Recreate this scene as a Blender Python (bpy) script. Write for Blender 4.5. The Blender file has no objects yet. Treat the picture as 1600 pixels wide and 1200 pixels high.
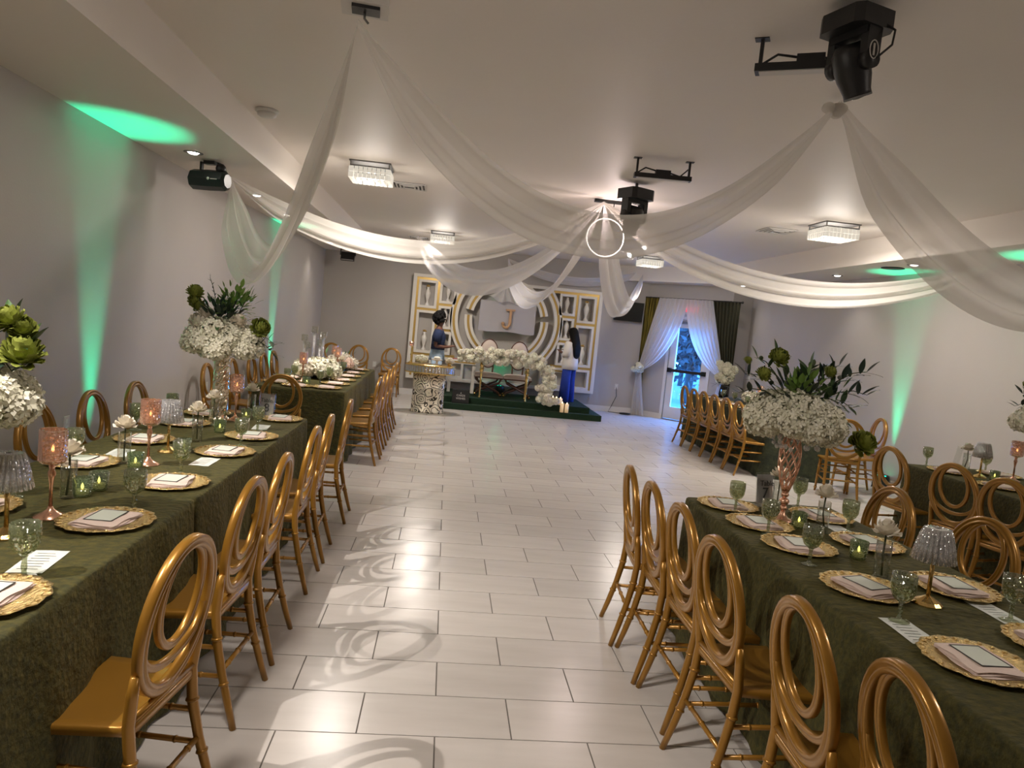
import bpy, math, random
from mathutils import Vector, Matrix
random.seed(7)
PI = math.pi
scene = bpy.context.scene
COL = scene.collection

# ---------------------------------------------------------------- camera
def cam_axes(yaw, pitch, roll):
    cy, sy, cp, sp = math.cos(yaw), math.sin(yaw), math.cos(pitch), math.sin(pitch)
    f = Vector((sy*cp, cy*cp, sp)); r = Vector((cy, -sy, 0)); u = r.cross(f)
    c, s = math.cos(roll), math.sin(roll)
    return c*r + s*u, -s*r + c*u, f
CR, CU, CF = cam_axes(math.radians(5.608), math.radians(-4.758), math.radians(5.583))
CPOS = Vector((0, 0, 1.635)); FPX = 1113.6
cam = bpy.data.cameras.new('camera'); camo = bpy.data.objects.new('camera', cam); COL.objects.link(camo)
cam.sensor_width = 36.0; cam.sensor_fit = 'HORIZONTAL'; cam.lens = FPX/1600*36.0
cam.clip_start = 0.05; cam.clip_end = 200
mw = Matrix((( CR.x, CU.x, -CF.x, CPOS.x), (CR.y, CU.y, -CF.y, CPOS.y), (CR.z, CU.z, -CF.z, CPOS.z), (0, 0, 0, 1)))
camo.matrix_world = mw
scene.camera = camo

def ray(px, py): return CF + CR*((px-800)/FPX) - CU*((py-600)/FPX)
def on(px, py, z):                      # point of a horizontal surface at height z
    d = ray(px, py); return CPOS + d*((z-CPOS.z)/d.z)
def proj(p):
    D = Vector(p)-CPOS; z = D.dot(CF)
    return (800+FPX*D.dot(CR)/z, 600-FPX*D.dot(CU)/z, z)

# ---------------------------------------------------------------- world, exposure
scene.view_settings.view_transform = 'Standard'; scene.view_settings.look = 'None'
scene.view_settings.gamma = 1.0; scene.view_settings.use_curve_mapping = False
scene.view_settings.exposure = -0.14
scene.cycles.adaptive_threshold = 0.02; scene.cycles.max_bounces = 7; scene.cycles.diffuse_bounces = 4; scene.cycles.glossy_bounces = 3; scene.cycles.transparent_max_bounces = 12
world = bpy.data.worlds.new('sky'); scene.world = world; world.use_nodes = True
_bg = world.node_tree.nodes['Background']
_bg.inputs[0].default_value = (0.07, 0.30, 1.0, 1); _bg.inputs[1].default_value = 42.0

# light levels
L_FIXTURE, L_DOWN, L_GREEN, L_SPOT, L_HUB = 66, 18, 480, 310, 20
WARM = (1.0, 0.90, 0.81); GREEN = (0.0, 1.0, 0.50)

# ---------------------------------------------------------------- materials
MATS = {}
def M(name, col, rough=.5, metal=0, coat=0, sheen=0, sheen_tint=None, spec=None, emis=None, estr=0, bump=None, var=None, sub=0, wave=None, rnd=0):
    m = bpy.data.materials.new(name); m.use_nodes = True; MATS[name] = m
    nt = m.node_tree; b = nt.nodes['Principled BSDF']; L = nt.links
    b.inputs['Base Color'].default_value = (*col, 1); b.inputs['Roughness'].default_value = rough; b.inputs['Metallic'].default_value = metal
    if coat: b.inputs['Coat Weight'].default_value = coat; b.inputs['Coat Roughness'].default_value = .12
    if sheen:
        b.inputs['Sheen Weight'].default_value = sheen; b.inputs['Sheen Roughness'].default_value = .35
        b.inputs['Sheen Tint'].default_value = (*(sheen_tint or col), 1)
    if spec is not None: b.inputs['Specular IOR Level'].default_value = spec
    if emis: b.inputs['Emission Color'].default_value = (*emis, 1); b.inputs['Emission Strength'].default_value = estr
    if sub: b.inputs['Subsurface Weight'].default_value = sub; b.inputs['Subsurface Radius'].default_value = (.05, .05, .04)
    tc = nt.nodes.new('ShaderNodeTexCoord')
    colsock = None
    if var:                              # (second colour, scale[, stretch])
        n = nt.nodes.new('ShaderNodeTexNoise'); n.inputs['Scale'].default_value = var[1]; n.inputs['Detail'].default_value = 5
        mp = nt.nodes.new('ShaderNodeMapping'); mp.inputs['Scale'].default_value = var[2] if len(var) > 2 else (1, 1, 1)
        L.new(tc.outputs['Object'], mp.inputs[0]); L.new(mp.outputs[0], n.inputs['Vector'])
        cr = nt.nodes.new('ShaderNodeValToRGB'); cr.color_ramp.elements[0].position = .35; cr.color_ramp.elements[1].position = .68
        cr.color_ramp.elements[0].color = (*col, 1); cr.color_ramp.elements[1].color = (*var[0], 1)
        L.new(n.outputs[0], cr.inputs[0]); colsock = cr.outputs[0]
    if rnd:                              # each piece a little lighter or darker
        oi = nt.nodes.new('ShaderNodeObjectInfo'); hs = nt.nodes.new('ShaderNodeHueSaturation')
        mr = nt.nodes.new('ShaderNodeMapRange'); mr.inputs[3].default_value = 1-rnd; mr.inputs[4].default_value = 1+rnd
        L.new(oi.outputs['Random'], mr.inputs[0]); L.new(mr.outputs[0], hs.inputs['Value'])
        if colsock: L.new(colsock, hs.inputs['Color'])
        else: hs.inputs['Color'].default_value = (*col, 1)
        colsock = hs.outputs[0]
    if colsock: L.new(colsock, b.inputs['Base Color'])
    if bump:                             # (scale, strength[, stretch])
        n = nt.nodes.new('ShaderNodeTexNoise'); n.inputs['Scale'].default_value = bump[0]; n.inputs['Detail'].default_value = 4
        mp = nt.nodes.new('ShaderNodeMapping'); mp.inputs['Scale'].default_value = bump[2] if len(bump) > 2 else (1, 1, 1)
        L.new(tc.outputs['Object'], mp.inputs[0]); L.new(mp.outputs[0], n.inputs['Vector'])
        bp = nt.nodes.new('ShaderNodeBump'); bp.inputs['Strength'].default_value = bump[1]; bp.inputs['Distance'].default_value = .02
        L.new(n.outputs[0], bp.inputs['Height']); L.new(bp.outputs[0], b.inputs['Normal'])
    return m
def M_glass(name, tint=(1, 1, 1), gloss=.25, rough=.05, bump=None, body=0, body_col=None):
    m = bpy.data.materials.new(name); m.use_nodes = True; MATS[name] = m
    nt = m.node_tree; nt.nodes.remove(nt.nodes['Principled BSDF']); out = nt.nodes['Material Output']; L = nt.links
    t = nt.nodes.new('ShaderNodeBsdfTransparent'); t.inputs[0].default_value = (*tint, 1)
    g = nt.nodes.new('ShaderNodeBsdfGlossy'); g.inputs[0].default_value = (1, 1, 1, 1); g.inputs['Roughness'].default_value = rough
    fc = nt.nodes.new('ShaderNodeLayerWeight'); fc.inputs[0].default_value = .5
    lw = nt.nodes.new('ShaderNodeMath'); lw.operation = 'POWER'; lw.inputs[1].default_value = 4.5; L.new(fc.outputs['Facing'], lw.inputs[0])
    ma = nt.nodes.new('ShaderNodeMath'); ma.operation = 'ADD'; ma.use_clamp = True; ma.inputs[1].default_value = .03+gloss*.25
    L.new(lw.outputs[0], ma.inputs[0])
    mx = nt.nodes.new('ShaderNodeMixShader'); L.new(ma.outputs[0], mx.inputs[0]); 
    base = t.outputs[0]
    if body:
        d = nt.nodes.new('ShaderNodeBsdfDiffuse'); d.inputs[0].default_value = (*(body_col or tint), 1)
        m2 = nt.nodes.new('ShaderNodeMixShader'); m2.inputs[0].default_value = body
        L.new(t.outputs[0], m2.inputs[1]); L.new(d.outputs[0], m2.inputs[2]); base = m2.outputs[0]
    L.new(base, mx.inputs[1]); L.new(g.outputs[0], mx.inputs[2])
    if bump:
        tc = nt.nodes.new('ShaderNodeTexCoord'); v = nt.nodes.new('ShaderNodeTexVoronoi'); v.inputs['Scale'].default_value = bump[0]
        L.new(tc.outputs['Object'], v.inputs['Vector'])
        bp = nt.nodes.new('ShaderNodeBump'); bp.inputs['Strength'].default_value = bump[1]; bp.inputs['Distance'].default_value = .01
        L.new(v.outputs[0], bp.inputs['Height']); L.new(bp.outputs[0], g.inputs['Normal'])
    L.new(mx.outputs[0], out.inputs[0]); return m
def M_sheer(name, col, alpha=.7, trans=.45):
    m = bpy.data.materials.new(name); m.use_nodes = True; MATS[name] = m
    nt = m.node_tree; nt.nodes.remove(nt.nodes['Principled BSDF']); out = nt.nodes['Material Output']; L = nt.links
    t = nt.nodes.new('ShaderNodeBsdfTransparent'); d = nt.nodes.new('ShaderNodeBsdfDiffuse'); tr = nt.nodes.new('ShaderNodeBsdfTranslucent')
    for n in (d, tr): n.inputs[0].default_value = (*col, 1)
    a = nt.nodes.new('ShaderNodeMixShader'); a.inputs[0].default_value = trans; L.new(d.outputs[0], a.inputs[1]); L.new(tr.outputs[0], a.inputs[2])
    b = nt.nodes.new('ShaderNodeMixShader'); b.inputs[0].default_value = alpha; L.new(t.outputs[0], b.inputs[1]); L.new(a.outputs[0], b.inputs[2])
    L.new(b.outputs[0], out.inputs[0]); return m
def M_emit(name, col, s):
    return M(name, col, .5, emis=col, estr=s)

M('wall_paint', (.43, .40, .37), .62, bump=(60, .04), var=((.45, .42, .39), 1.2))
M('ceiling_paint', (.74, .69, .63), .55, bump=(25, .05), var=((.76, .71, .65), 1.0))
M('white_trim', (.70, .67, .63), .45)
M('tile', (.60, .565, .535), .24, var=((.535, .50, .47), 2.2, (.7, 4, 1)), rnd=.05)
M('grout', (.16, .145, .13), .9, bump=(200, .1))
M('chair_gold', (.34, .165, .022), .30, metal=.45, coat=.35)
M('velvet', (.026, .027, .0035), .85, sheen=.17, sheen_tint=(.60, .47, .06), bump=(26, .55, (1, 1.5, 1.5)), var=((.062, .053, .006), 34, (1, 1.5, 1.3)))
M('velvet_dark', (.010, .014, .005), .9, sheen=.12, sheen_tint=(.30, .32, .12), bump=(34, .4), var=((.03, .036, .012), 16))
M('metal_grey', (.22, .22, .22), .5, metal=.8)
M('plastic_white', (.62, .60, .57), .5)
M('gold', (.72, .50, .19), .25, metal=1, bump=(80, .12))
M('gold_paint', (.50, .335, .10), .38, metal=.55)
M('gold_charger', (.80, .60, .27), .27, metal=.92, bump=(110, .8))
M('rose_gold', (.78, .46, .32), .22, metal=.85)
M('napkin', (.74, .60, .53), .85, bump=(120, .1))
M('card', (.66, .70, .62), .6)
M('card_white', (.74, .76, .72), .55, var=((.62, .66, .62), 30))
M('ink', (.03, .03, .03), .6)
M('black', (.012, .012, .013), .42, bump=(90, .05))
M('black_gloss', (.012, .012, .014), .18)
M('dark_teal', (.008, .018, .018), .35)
M('flower_white', (.84, .81, .68), .75, var=((.74, .73, .56), 3), rnd=.06)
M('flower_cream', (.78, .72, .60), .75, rnd=.05)
M('flower_blush', (.80, .60, .50), .75, rnd=.05)
M('flower_green', (.30, .34, .055), .7, var=((.17, .20, .03), 26), rnd=.10)
M('leaf', (.030, .075, .022), .5, var=((.06, .115, .03), 9), rnd=.25)
M('leaf_dark', (.012, .030, .018), .5, rnd=.25)
M('leaf_bright', (.15, .27, .045), .55, rnd=.25)
M('stem', (.05, .06, .02), .7)
M('turf', (.006, .028, .010), .95, bump=(220, .8), var=((.010, .042, .015), 60))
M('panel_white', (.68, .645, .58), .5)
M('ceramic', (.70, .67, .62), .35)
M('cushion', (.62, .52, .45), .8)
M('denim', (.25, .34, .44), .9, bump=(150, .2), var=((.34, .43, .52), 14))
M('jeans_blue', (.010, .035, .28), .9, bump=(150, .2))
M('navy_shirt', (.008, .018, .06), .9)
M('white_shirt', (.66, .62, .58), .9, bump=(30, .1))
M('skin', (.12, .050, .030), .55)
M('hair', (.004, .0035, .0035), .6, spec=.15, bump=(120, .4, (4, 4, 1)))
M('red_sign', (.9, .03, .05), .5, emis=(1, .05, .08), estr=2.0)
M('wax', (.78, .66, .48), .6, emis=(1, .62, .30), estr=.35)
M_emit('flame', (1, .62, .28), 14)
M_emit('lamp_white', (1, .93, .82), 16)
M('crystal_lit', (.40, .38, .34), .2, emis=(1, .93, .80), estr=.55, spec=.8)
M_emit('ring_lit', (1, .95, .88), 2.2)
M_emit('green_lens', (.0, 1, .5), 6)
M('red_cover', (.40, .03, .03), .5)
M('gold_matte', (.50, .30, .16), .55)
M('screen_cloth', (.42, .40, .42), .9)
M('wood_leg', (.09, .028, .012), .35)
M('ground_far', (.052, .070, .056), .9, var=((.032, .046, .034), .6))
M('bark', (.035, .035, .03), .9)
M('tree_leaf', (.004, .010, .009), .8, rnd=.3)
M_glass('glass_clear', (.93, .94, .92), .25)
M_glass('glass_door', (.90, .96, 1.0), .05)
M_glass('glass_green', (.74, .78, .62), .5, bump=(70, .5), body=.16, body_col=(.22, .26, .14))
M_glass('glass_votive', (.55, .66, .45), .4, bump=(140, .6), body=.22, body_col=(.12, .19, .08))
M_glass('crystal', (.90, .90, .90), 1.0, bump=(60, .5), body=.28, body_col=(.70, .70, .72))
M_glass('rose_glass', (.90, .68, .56), 1.2, bump=(60, .5), body=.30, body_col=(.62, .36, .24))
M_glass('crystal_shade', (.92, .92, .92), .8, body=.10, body_col=(.72, .72, .74))
M_sheer('sheer', (.80, .77, .72), .70, .40)
M_sheer('sheer_white', (.84, .82, .82), .80, .45)
M('curtain_gold', (.018, .015, .004), .36, metal=.5, var=((.34, .26, .05), 38, (1, 1, .06)))  # vertical dark and gold streaks paint fold shading and glints into the colour
M('curtain_olive', (.030, .030, .014), .8, sheen=.3, sheen_tint=(.3, .3, .15))

# ---------------------------------------------------------------- mesh building
class MB:
    def __init__(s): s.v = []; s.f = []; s.mi = []; s.sm = []
    def add(s, vs, fs, mi=0, smooth=True):
        o = len(s.v); s.v += [tuple(p) for p in vs]
        for f in fs: s.f.append(tuple(i+o for i in f)); s.mi.append(mi); s.sm.append(smooth)
        return s
    def box(s, x0, x1, y0, y1, z0, z1, mi=0, R=None, c=None):
        vs = [Vector((x, y, z)) for z in (z0, z1) for y in (y0, y1) for x in (x0, x1)]
        if R is not None: vs = [R @ p for p in vs]
        if c is not None: vs = [p+Vector(c) for p in vs]
        return s.add(vs, [(0, 2, 3, 1), (4, 5, 7, 6), (0, 1, 5, 4), (2, 6, 7, 3), (0, 4, 6, 2), (1, 3, 7, 5)], mi, False)
    def cbox(s, c, hx, hy, hz, mi=0, R=None): return s.box(-hx, hx, -hy, hy, -hz, hz, mi, R, c)
    def lathe(s, prof, n=20, c=(0, 0, 0), mi=0, smooth=True, fn=None, R=None):
        vs = []; fs = []; C = Vector(c)
        for j, (r, z) in enumerate(prof):
            for i in range(n):
                a = 2*PI*i/n; rr = r if fn is None else fn(r, z, a)
                p = Vector((rr*math.cos(a), rr*math.sin(a), z))
                if R is not None: p = R @ p
                vs.append(p+C)
        for j in range(len(prof)-1):
            for i in range(n):
                k = (i+1) % n; fs.append((j*n+i, j*n+k, (j+1)*n+k, (j+1)*n+i))
        if prof[0][0] > 1e-5: fs.append(tuple(range(n-1, -1, -1)))
        if prof[-1][0] > 1e-5: fs.append(tuple((len(prof)-1)*n+i for i in range(n)))
        return s.add(vs, fs, mi, smooth)
    def tube(s, pts, r, n=8, closed=False, mi=0, prof=None, up=None, caps=True):
        P = [Vector(p) for p in pts]; N = len(P); rs = r if isinstance(r, (list, tuple)) else [r]*N
        prof = prof or [(math.cos(2*PI*i/n), math.sin(2*PI*i/n)) for i in range(n)]; n = len(prof)
        vs = []; last = None
        for i in range(N):
            t = (P[(i+1) % N]-P[i-1]) if closed else (P[min(i+1, N-1)]-P[max(i-1, 0)])
            t = t.normalized() if t.length > 1e-9 else Vector((0, 0, 1))
            if up is not None: a = Vector(up)
            elif last is None: a = Vector((0, 0, 1)) if abs(t.z) < .9 else Vector((1, 0, 0))
            else: a = last
            x = (a - t*a.dot(t)); x = x.normalized() if x.length > 1e-6 else t.orthogonal().normalized()
            last = x; y = t.cross(x)
            for (u, w) in prof: vs.append(P[i] + x*(u*rs[i]) + y*(w*rs[i]))
        fs = []
        for i in range(N if closed else N-1):
            k = (i+1) % N
            for j in range(n): l = (j+1) % n; fs.append((i*n+j, i*n+l, k*n+l, k*n+j))
        if not closed and caps: fs += [tuple(range(n-1, -1, -1)), tuple((N-1)*n+j for j in range(n))]
        return s.add(vs, fs, mi)
    def ball(s, c, r, nu=12, nv=8, mi=0, sc=(1, 1, 1), R=None):
        vs = [Vector((0, 0, -1))]; C = Vector(c)
        for j in range(1, nv):
            a = -PI/2+PI*j/nv
            vs += [Vector((math.cos(a)*math.cos(2*PI*i/nu), math.cos(a)*math.sin(2*PI*i/nu), math.sin(a))) for i in range(nu)]
        vs.append(Vector((0, 0, 1)))
        vs = [Vector((p.x*sc[0], p.y*sc[1], p.z*sc[2]))*r for p in vs]
        if R is not None: vs = [R @ p for p in vs]
        vs = [p+C for p in vs]; T = len(vs)-1
        fs = [(0, 1+(i+1) % nu, 1+i) for i in range(nu)]
        for j in range(nv-2):
            for i in range(nu): a = 1+j*nu; k = (i+1) % nu; fs.append((a+i, a+k, a+nu+k, a+nu+i))
        a = 1+(nv-2)*nu; fs += [(a+i, a+(i+1) % nu, T) for i in range(nu)]
        return s.add(vs, fs, mi)
    def grid(s, fn, nu, nv, mi=0, smooth=True):
        vs = [fn(i/nu, j/nv) for j in range(nv+1) for i in range(nu+1)]
        fs = [(j*(nu+1)+i, j*(nu+1)+i+1, (j+1)*(nu+1)+i+1, (j+1)*(nu+1)+i) for j in range(nv) for i in range(nu)]
        return s.add(vs, fs, mi, smooth)
    def prism(s, poly, z0, z1, mi=0):
        n = len(poly); vs = [(x, y, z0) for x, y in poly]+[(x, y, z1) for x, y in poly]
        fs = [tuple(range(n-1, -1, -1)), tuple(range(n, 2*n))]+[(i, (i+1) % n, n+(i+1) % n, n+i) for i in range(n)]
        return s.add(vs, fs, mi, False)
    def mesh(s, name, mats):
        me = bpy.data.meshes.new(name); me.from_pydata(s.v, [], s.f)
        for m in ([mats] if isinstance(mats, str) else mats): me.materials.append(MATS[m])
        me.polygons.foreach_set('material_index', s.mi); me.polygons.foreach_set('use_smooth', s.sm); me.update()
        return me
    def build(s, name, mats, parent=None, loc=(0, 0, 0), rot=(0, 0, 0)):
        return ob(name, s.mesh(name, mats), parent, loc, rot)
def ob(name, me, parent=None, loc=(0, 0, 0), rot=(0, 0, 0), scale=(1, 1, 1)):
    o = bpy.data.objects.new(name, me); COL.objects.link(o); o.parent = parent; o.location = loc; o.rotation_euler = rot; o.scale = scale
    return o
def tag(o, label=None, cat=None, group=None, kind=None):
    if label: o['label'] = label
    if cat: o['category'] = cat
    if group: o['group'] = group
    if kind: o['kind'] = kind
    return o
def thing(name, label, cat, loc=(0, 0, 0), rz=0, group=None):
    o = bpy.data.objects.new(name, None); COL.objects.link(o); o.empty_display_size = .05
    o.location = loc; o.rotation_euler = (0, 0, rz); return tag(o, label, cat, group)
def struct(name, mb, mats, parent=None):
    o = mb.build(name, mats, parent)
    if parent is None: o['kind'] = 'structure'
    return o
KIDS = {}
def copy_tree(src, loc=None, rz=None, label=None, parent=None, group=None):
    c = src.copy(); COL.objects.link(c)
    if parent is not None: c.parent = parent
    if loc is not None: c.location = loc
    if rz is not None: c.rotation_euler = (0, 0, rz)
    if label: c['label'] = label
    if group: c['group'] = group
    if src.name not in KIDS: KIDS[src.name] = list(src.children)
    for ch in KIDS[src.name]: copy_tree(ch, parent=c)
    return c
class Proto:
    """one thing of a kind; the first use is the thing itself, further uses are copies"""
    def __init__(s, root): s.root = root; s.used = False
    def put(s, loc, rz, label, group=None):
        if not s.used:
            s.used = True; r = s.root; r.location = loc; r.rotation_euler = (0, 0, rz); r['label'] = label
            if group: r['group'] = group
            return r
        return copy_tree(s.root, loc, rz, label, group=group)
ORD = ['first', 'second', 'third', 'fourth', 'fifth', 'sixth', 'seventh', 'eighth', 'ninth', 'tenth']
def text_mesh(txt, size, mat, extrude=.001, align='CENTER'):
    cu = bpy.data.curves.new('lettering', 'FONT'); cu.body = txt; cu.size = size; cu.extrude = extrude; cu.align_x = align; cu.align_y = 'CENTER'
    o = bpy.data.objects.new('lettering', cu); me = bpy.data.meshes.new_from_object(o); bpy.data.objects.remove(o)
    me.materials.clear(); me.materials.append(MATS[mat]); return me
def spot(name, loc, tgt, e, col, angle, blend=.5, r=.03):
    l = bpy.data.lights.new(name, 'SPOT'); l.energy = e; l.color = col; l.spot_size = angle; l.spot_blend = blend; l.shadow_soft_size = r
    o = bpy.data.objects.new(name, l); COL.objects.link(o); o.location = loc
    o.rotation_euler = (Vector(tgt)-Vector(loc)).to_track_quat('-Z', 'Y').to_euler(); return o
def point(name, loc, e, col, r=.08):
    l = bpy.data.lights.new(name, 'POINT'); l.energy = e; l.color = col; l.shadow_soft_size = r
    o = bpy.data.objects.new(name, l); COL.objects.link(o); o.location = loc; return o

def disc(name, loc, e, col, size):
    l = bpy.data.lights.new(name, 'AREA'); l.shape = 'DISK'; l.size = size; l.energy = e; l.color = col
    o = bpy.data.objects.new(name, l); COL.objects.link(o); o.location = loc; return o

# ---------------------------------------------------------------- the room
XL, XR, YN, YF, ZS, ZC = -2.55, 5.85, -3.0, 14.75, 2.77, 3.07
SXL, SXR = -1.66, 4.94
CH0, CH1 = (4.15, 14.75), (5.45, 13.45)          # the slanted corner wall with the glass door
struct('wall_left', MB().box(XL-.1, XL, YN-.1, YF+.1, -.05, 3.25), 'wall_paint')
struct('wall_far', MB().box(XL-.1, CH0[0], YF, YF+.1, -.05, 3.25), 'wall_paint')
struct('wall_right', MB().box(XR, XR+.1, YN-.1, CH1[1]+.1, -.05, 3.25), 'wall_paint')
struct('wall_near', MB().box(XL-.1, XR+.1, YN-.1, YN, -.05, 3.25), 'wall_paint')
struct('wall_return', MB().box(CH1[0], XR+.1, CH1[1], CH1[1]+.1, -.05, 3.25), 'wall_paint')
cang = math.atan2(CH1[1]-CH0[1], CH1[0]-CH0[0])   # along the slanted wall
CD = Vector((math.cos(cang), math.sin(cang), 0)); CN = Vector((-CD.y, CD.x, 0))*-1   # CN points into the room
def cw(s, d, z): return Vector((CH0[0], CH0[1], 0))+CD*s+CN*d+Vector((0, 0, z))
CLEN = math.hypot(CH1[0]-CH0[0], CH1[1]-CH0[1]); D0, D1, DH = .60, 1.47, 2.07
def cbx(mb, s0, s1, d0, d1, z0, z1, mi=0):
    vs = [cw(s, d, z) for z in (z0, z1) for d in (d0, d1) for s in (s0, s1)]
    return mb.add(vs, [(0, 1, 3, 2), (4, 6, 7, 5), (0, 4, 5, 1), (2, 3, 7, 6), (0, 2, 6, 4), (1, 5, 7, 3)], mi, False)
w = MB(); cbx(w, 0, D0, -.1, 0, -.05, 3.25); cbx(w, D1, CLEN, -.1, 0, -.05, 3.25); cbx(w, D0, D1, -.1, 0, DH, 3.25)
struct('wall_corner', w, 'wall_paint')
struct('ceiling', MB().box(XL-.1, XR+.1, YN-.1, YF+.1, ZC, ZC+.1), 'ceiling_paint')
struct('trim_1', MB().box(XL, SXL, YN, YF, ZS, ZC), 'ceiling_paint')
struct('trim_2', MB().prism([(SXR, YN), (XR, YN), (XR, CH1[1]), CH1, CH0, (3.45, YF), (SXR, 13.26)], ZS, ZC), 'ceiling_paint')
b = MB().box(XL, CH0[0]-.01, YF-.018, YF, 0, .10); b.box(XL, CH0[0]-.01, YF-.012, YF, .10, .115)
struct('baseboard_far', b, 'white_trim')
struct('baseboard_left', MB().box(XL, XL+.018, YN, YF-.02, 0, .10).box(XL, XL+.012, YN, YF-.02, .10, .115), 'white_trim')
struct('baseboard_right', MB().box(XR-.018, XR, YN, CH1[1]-.02, 0, .10).box(XR-.012, XR, YN, CH1[1]-.02, .10, .115), 'white_trim')
b = MB(); cbx(b, .02, D0-.06, 0, .018, 0, .10); cbx(b, D1+.06, CLEN-.02, 0, .018, 0, .10); struct('baseboard_corner', b, 'white_trim')

# floor: grout bed with tiles laid in half bond
floor = struct('floor', MB().box(XL, XR, YN, YF, -.05, -.0025), 'grout')
TW, TD, GX, GY = .61, .305, .094, 2.676
tiles = []
for r in range(-19, 42):
    y0 = GY+(r-1)*TD
    off = 0 if r % 2 == 0 else .5
    for k in range(-6, 12):
        tiles.append((GX+(k+off)*TW, y0))
def t_rank(t):
    x, y = t[0]+TW/2, t[1]+TD/2
    if y < 1.9: return 1e9
    p = proj((x, y, 0))
    if not (-20 < p[0] < 1620 and p[1] < 1225): return 1e9
    if x < -1.0 or (y < 3.9 and 1.5 < x < 2.4) or (y < 5.8 and x > 4.1) or x > 5.6: return 1e9
    return y
tiles.sort(key=t_rank)
G2 = .0030
tm = MB().box(G2, TW-G2, G2, TD-G2, -.004, 0).mesh('tile', 'tile')
for (x, y) in tiles[:300]: ob('tile', tm, floor, (x, y, 0))
rest = MB()
for (x, y) in tiles[300:]:
    a, b_, c, d = max(x+G2, XL), min(x+TW-G2, XR), max(y+G2, YN), min(y+TD-G2, YF)
    if b_-a > .01 and d-c > .01: rest.box(a, b_, c, d, -.004, 0)
ro = rest.build('tile_field', 'tile', floor); ro['kind'] = 'stuff'

# glass door in the slanted wall, with its frame
door = thing('door_1', 'white glazed exit door with a black push bar', 'door'); door['kind'] = 'structure'
m = MB(); cbx(m, D0-.06, D0, -.1, .015, 0, DH+.06); cbx(m, D1, D1+.06, -.1, .015, 0, DH+.06); cbx(m, D0, D1, -.1, .015, DH, DH+.06)
m.build('door_frame', 'white_trim', door)
m = MB(); a0, a1 = D0+.005, D1-.005
cbx(m, a0, a0+.14, -.07, -.025, .02, DH-.01); cbx(m, a1-.14, a1, -.07, -.025, .02, DH-.01)
cbx(m, a0+.14, a1-.14, -.07, -.025, .02, .27); cbx(m, a0+.14, a1-.14, -.07, -.025, DH-.17, DH-.01)
m.build('door_leaf', 'white_trim', door)
m = MB(); cbx(m, a0+.14, a1-.14, -.052, -.046, .27, DH-.17); m.build('glass', 'glass_door', door)
m = MB(); cbx(m, a0+.02, a1-.02, .015, .05, .99, 1.05); cbx(m, a0+.02, a0+.09, -.025, .05, .975, 1.065); cbx(m, a1-.09, a1-.02, -.025, .05, .975, 1.065)
m.build('push_bar', 'black', door)
m = MB(); cbx(m, D0+.1, D0+.38, -.02, .03, DH-.09, DH-.035); m.build('door_closer', 'metal_grey', door)
m = MB(); cbx(m, D0, D1, -.1, .03, 0, .012); m.build('threshold', 'metal_grey', door)
sg = thing('exit_sign', 'small red lit exit sign above the glazed door', 'sign', cw(.5*(D0+D1), .002, 2.27), cang)
m = MB().box(-.15, .15, -.035, 0, -.09, .09); m.build('housing', 'plastic_white', sg)
ob('lettering', text_mesh('EXIT', .15, 'red_sign'), sg, (0, -.037, 0), (PI/2, 0, 0))

# ---------------------------------------------------------------- outside, seen through the door
gd = MB().box(3.5, 30, 13.6, 45, -.25, -.15).build('ground_outside', 'ground_far'); gd['kind'] = 'structure'
def leaf_cluster(mb, c, r, n, size, rng):
    for i in range(n):
        d = Vector((rng.gauss(0, 1), rng.gauss(0, 1), rng.gauss(0, .8))).normalized()*r*(rng.random()**.4)
        p = Vector(c)+d; a = Vector((rng.gauss(0, 1), rng.gauss(0, 1), rng.gauss(0, 1))).normalized(); b2 = a.orthogonal().normalized()
        mb.add([p-a*size, p+b2*size*.6, p+a*size, p-b2*size*.6], [(0, 1, 2, 3)], 0, False)
TR = [(7.0, 20.0, 4.6, 'low bushy tree outside, nearest the glazed door'), (9.4, 27.6, 5.6, 'bushy tree outside behind the push bar'), (8.4, 23.6, 5.5, 'slim dark tree outside, left of the door glass'), (11.4, 31.5, 6.8, 'broad dark tree outside in the middle of the door glass'),
      (13.4, 27.0, 6.0, 'dark tree outside behind the right edge of the door glass'), (12.6, 36, 7.5, 'tall tree farthest away outside the glazed door')]
for (x, y, h, lb) in TR:
    rng = random.Random(int(x*10)); t = thing('tree', lb, 'tree', (x, y, -.15), 0, 'trees outside the door')
    MB().tube([(0, 0, 0), (.05, 0, h*.3), (0, .1, h*.7)], [.10, .07, .03], 8).build('trunk', 'bark', t)
    mb = MB()
    for k in range(16): leaf_cluster(mb, (rng.gauss(0, .42), rng.gauss(0, .4), h*.22+rng.random()*h*.75), .75, 150, .12, rng)
    mb.build('crown', 'tree_leaf', t)['kind'] = 'stuff'

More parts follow.
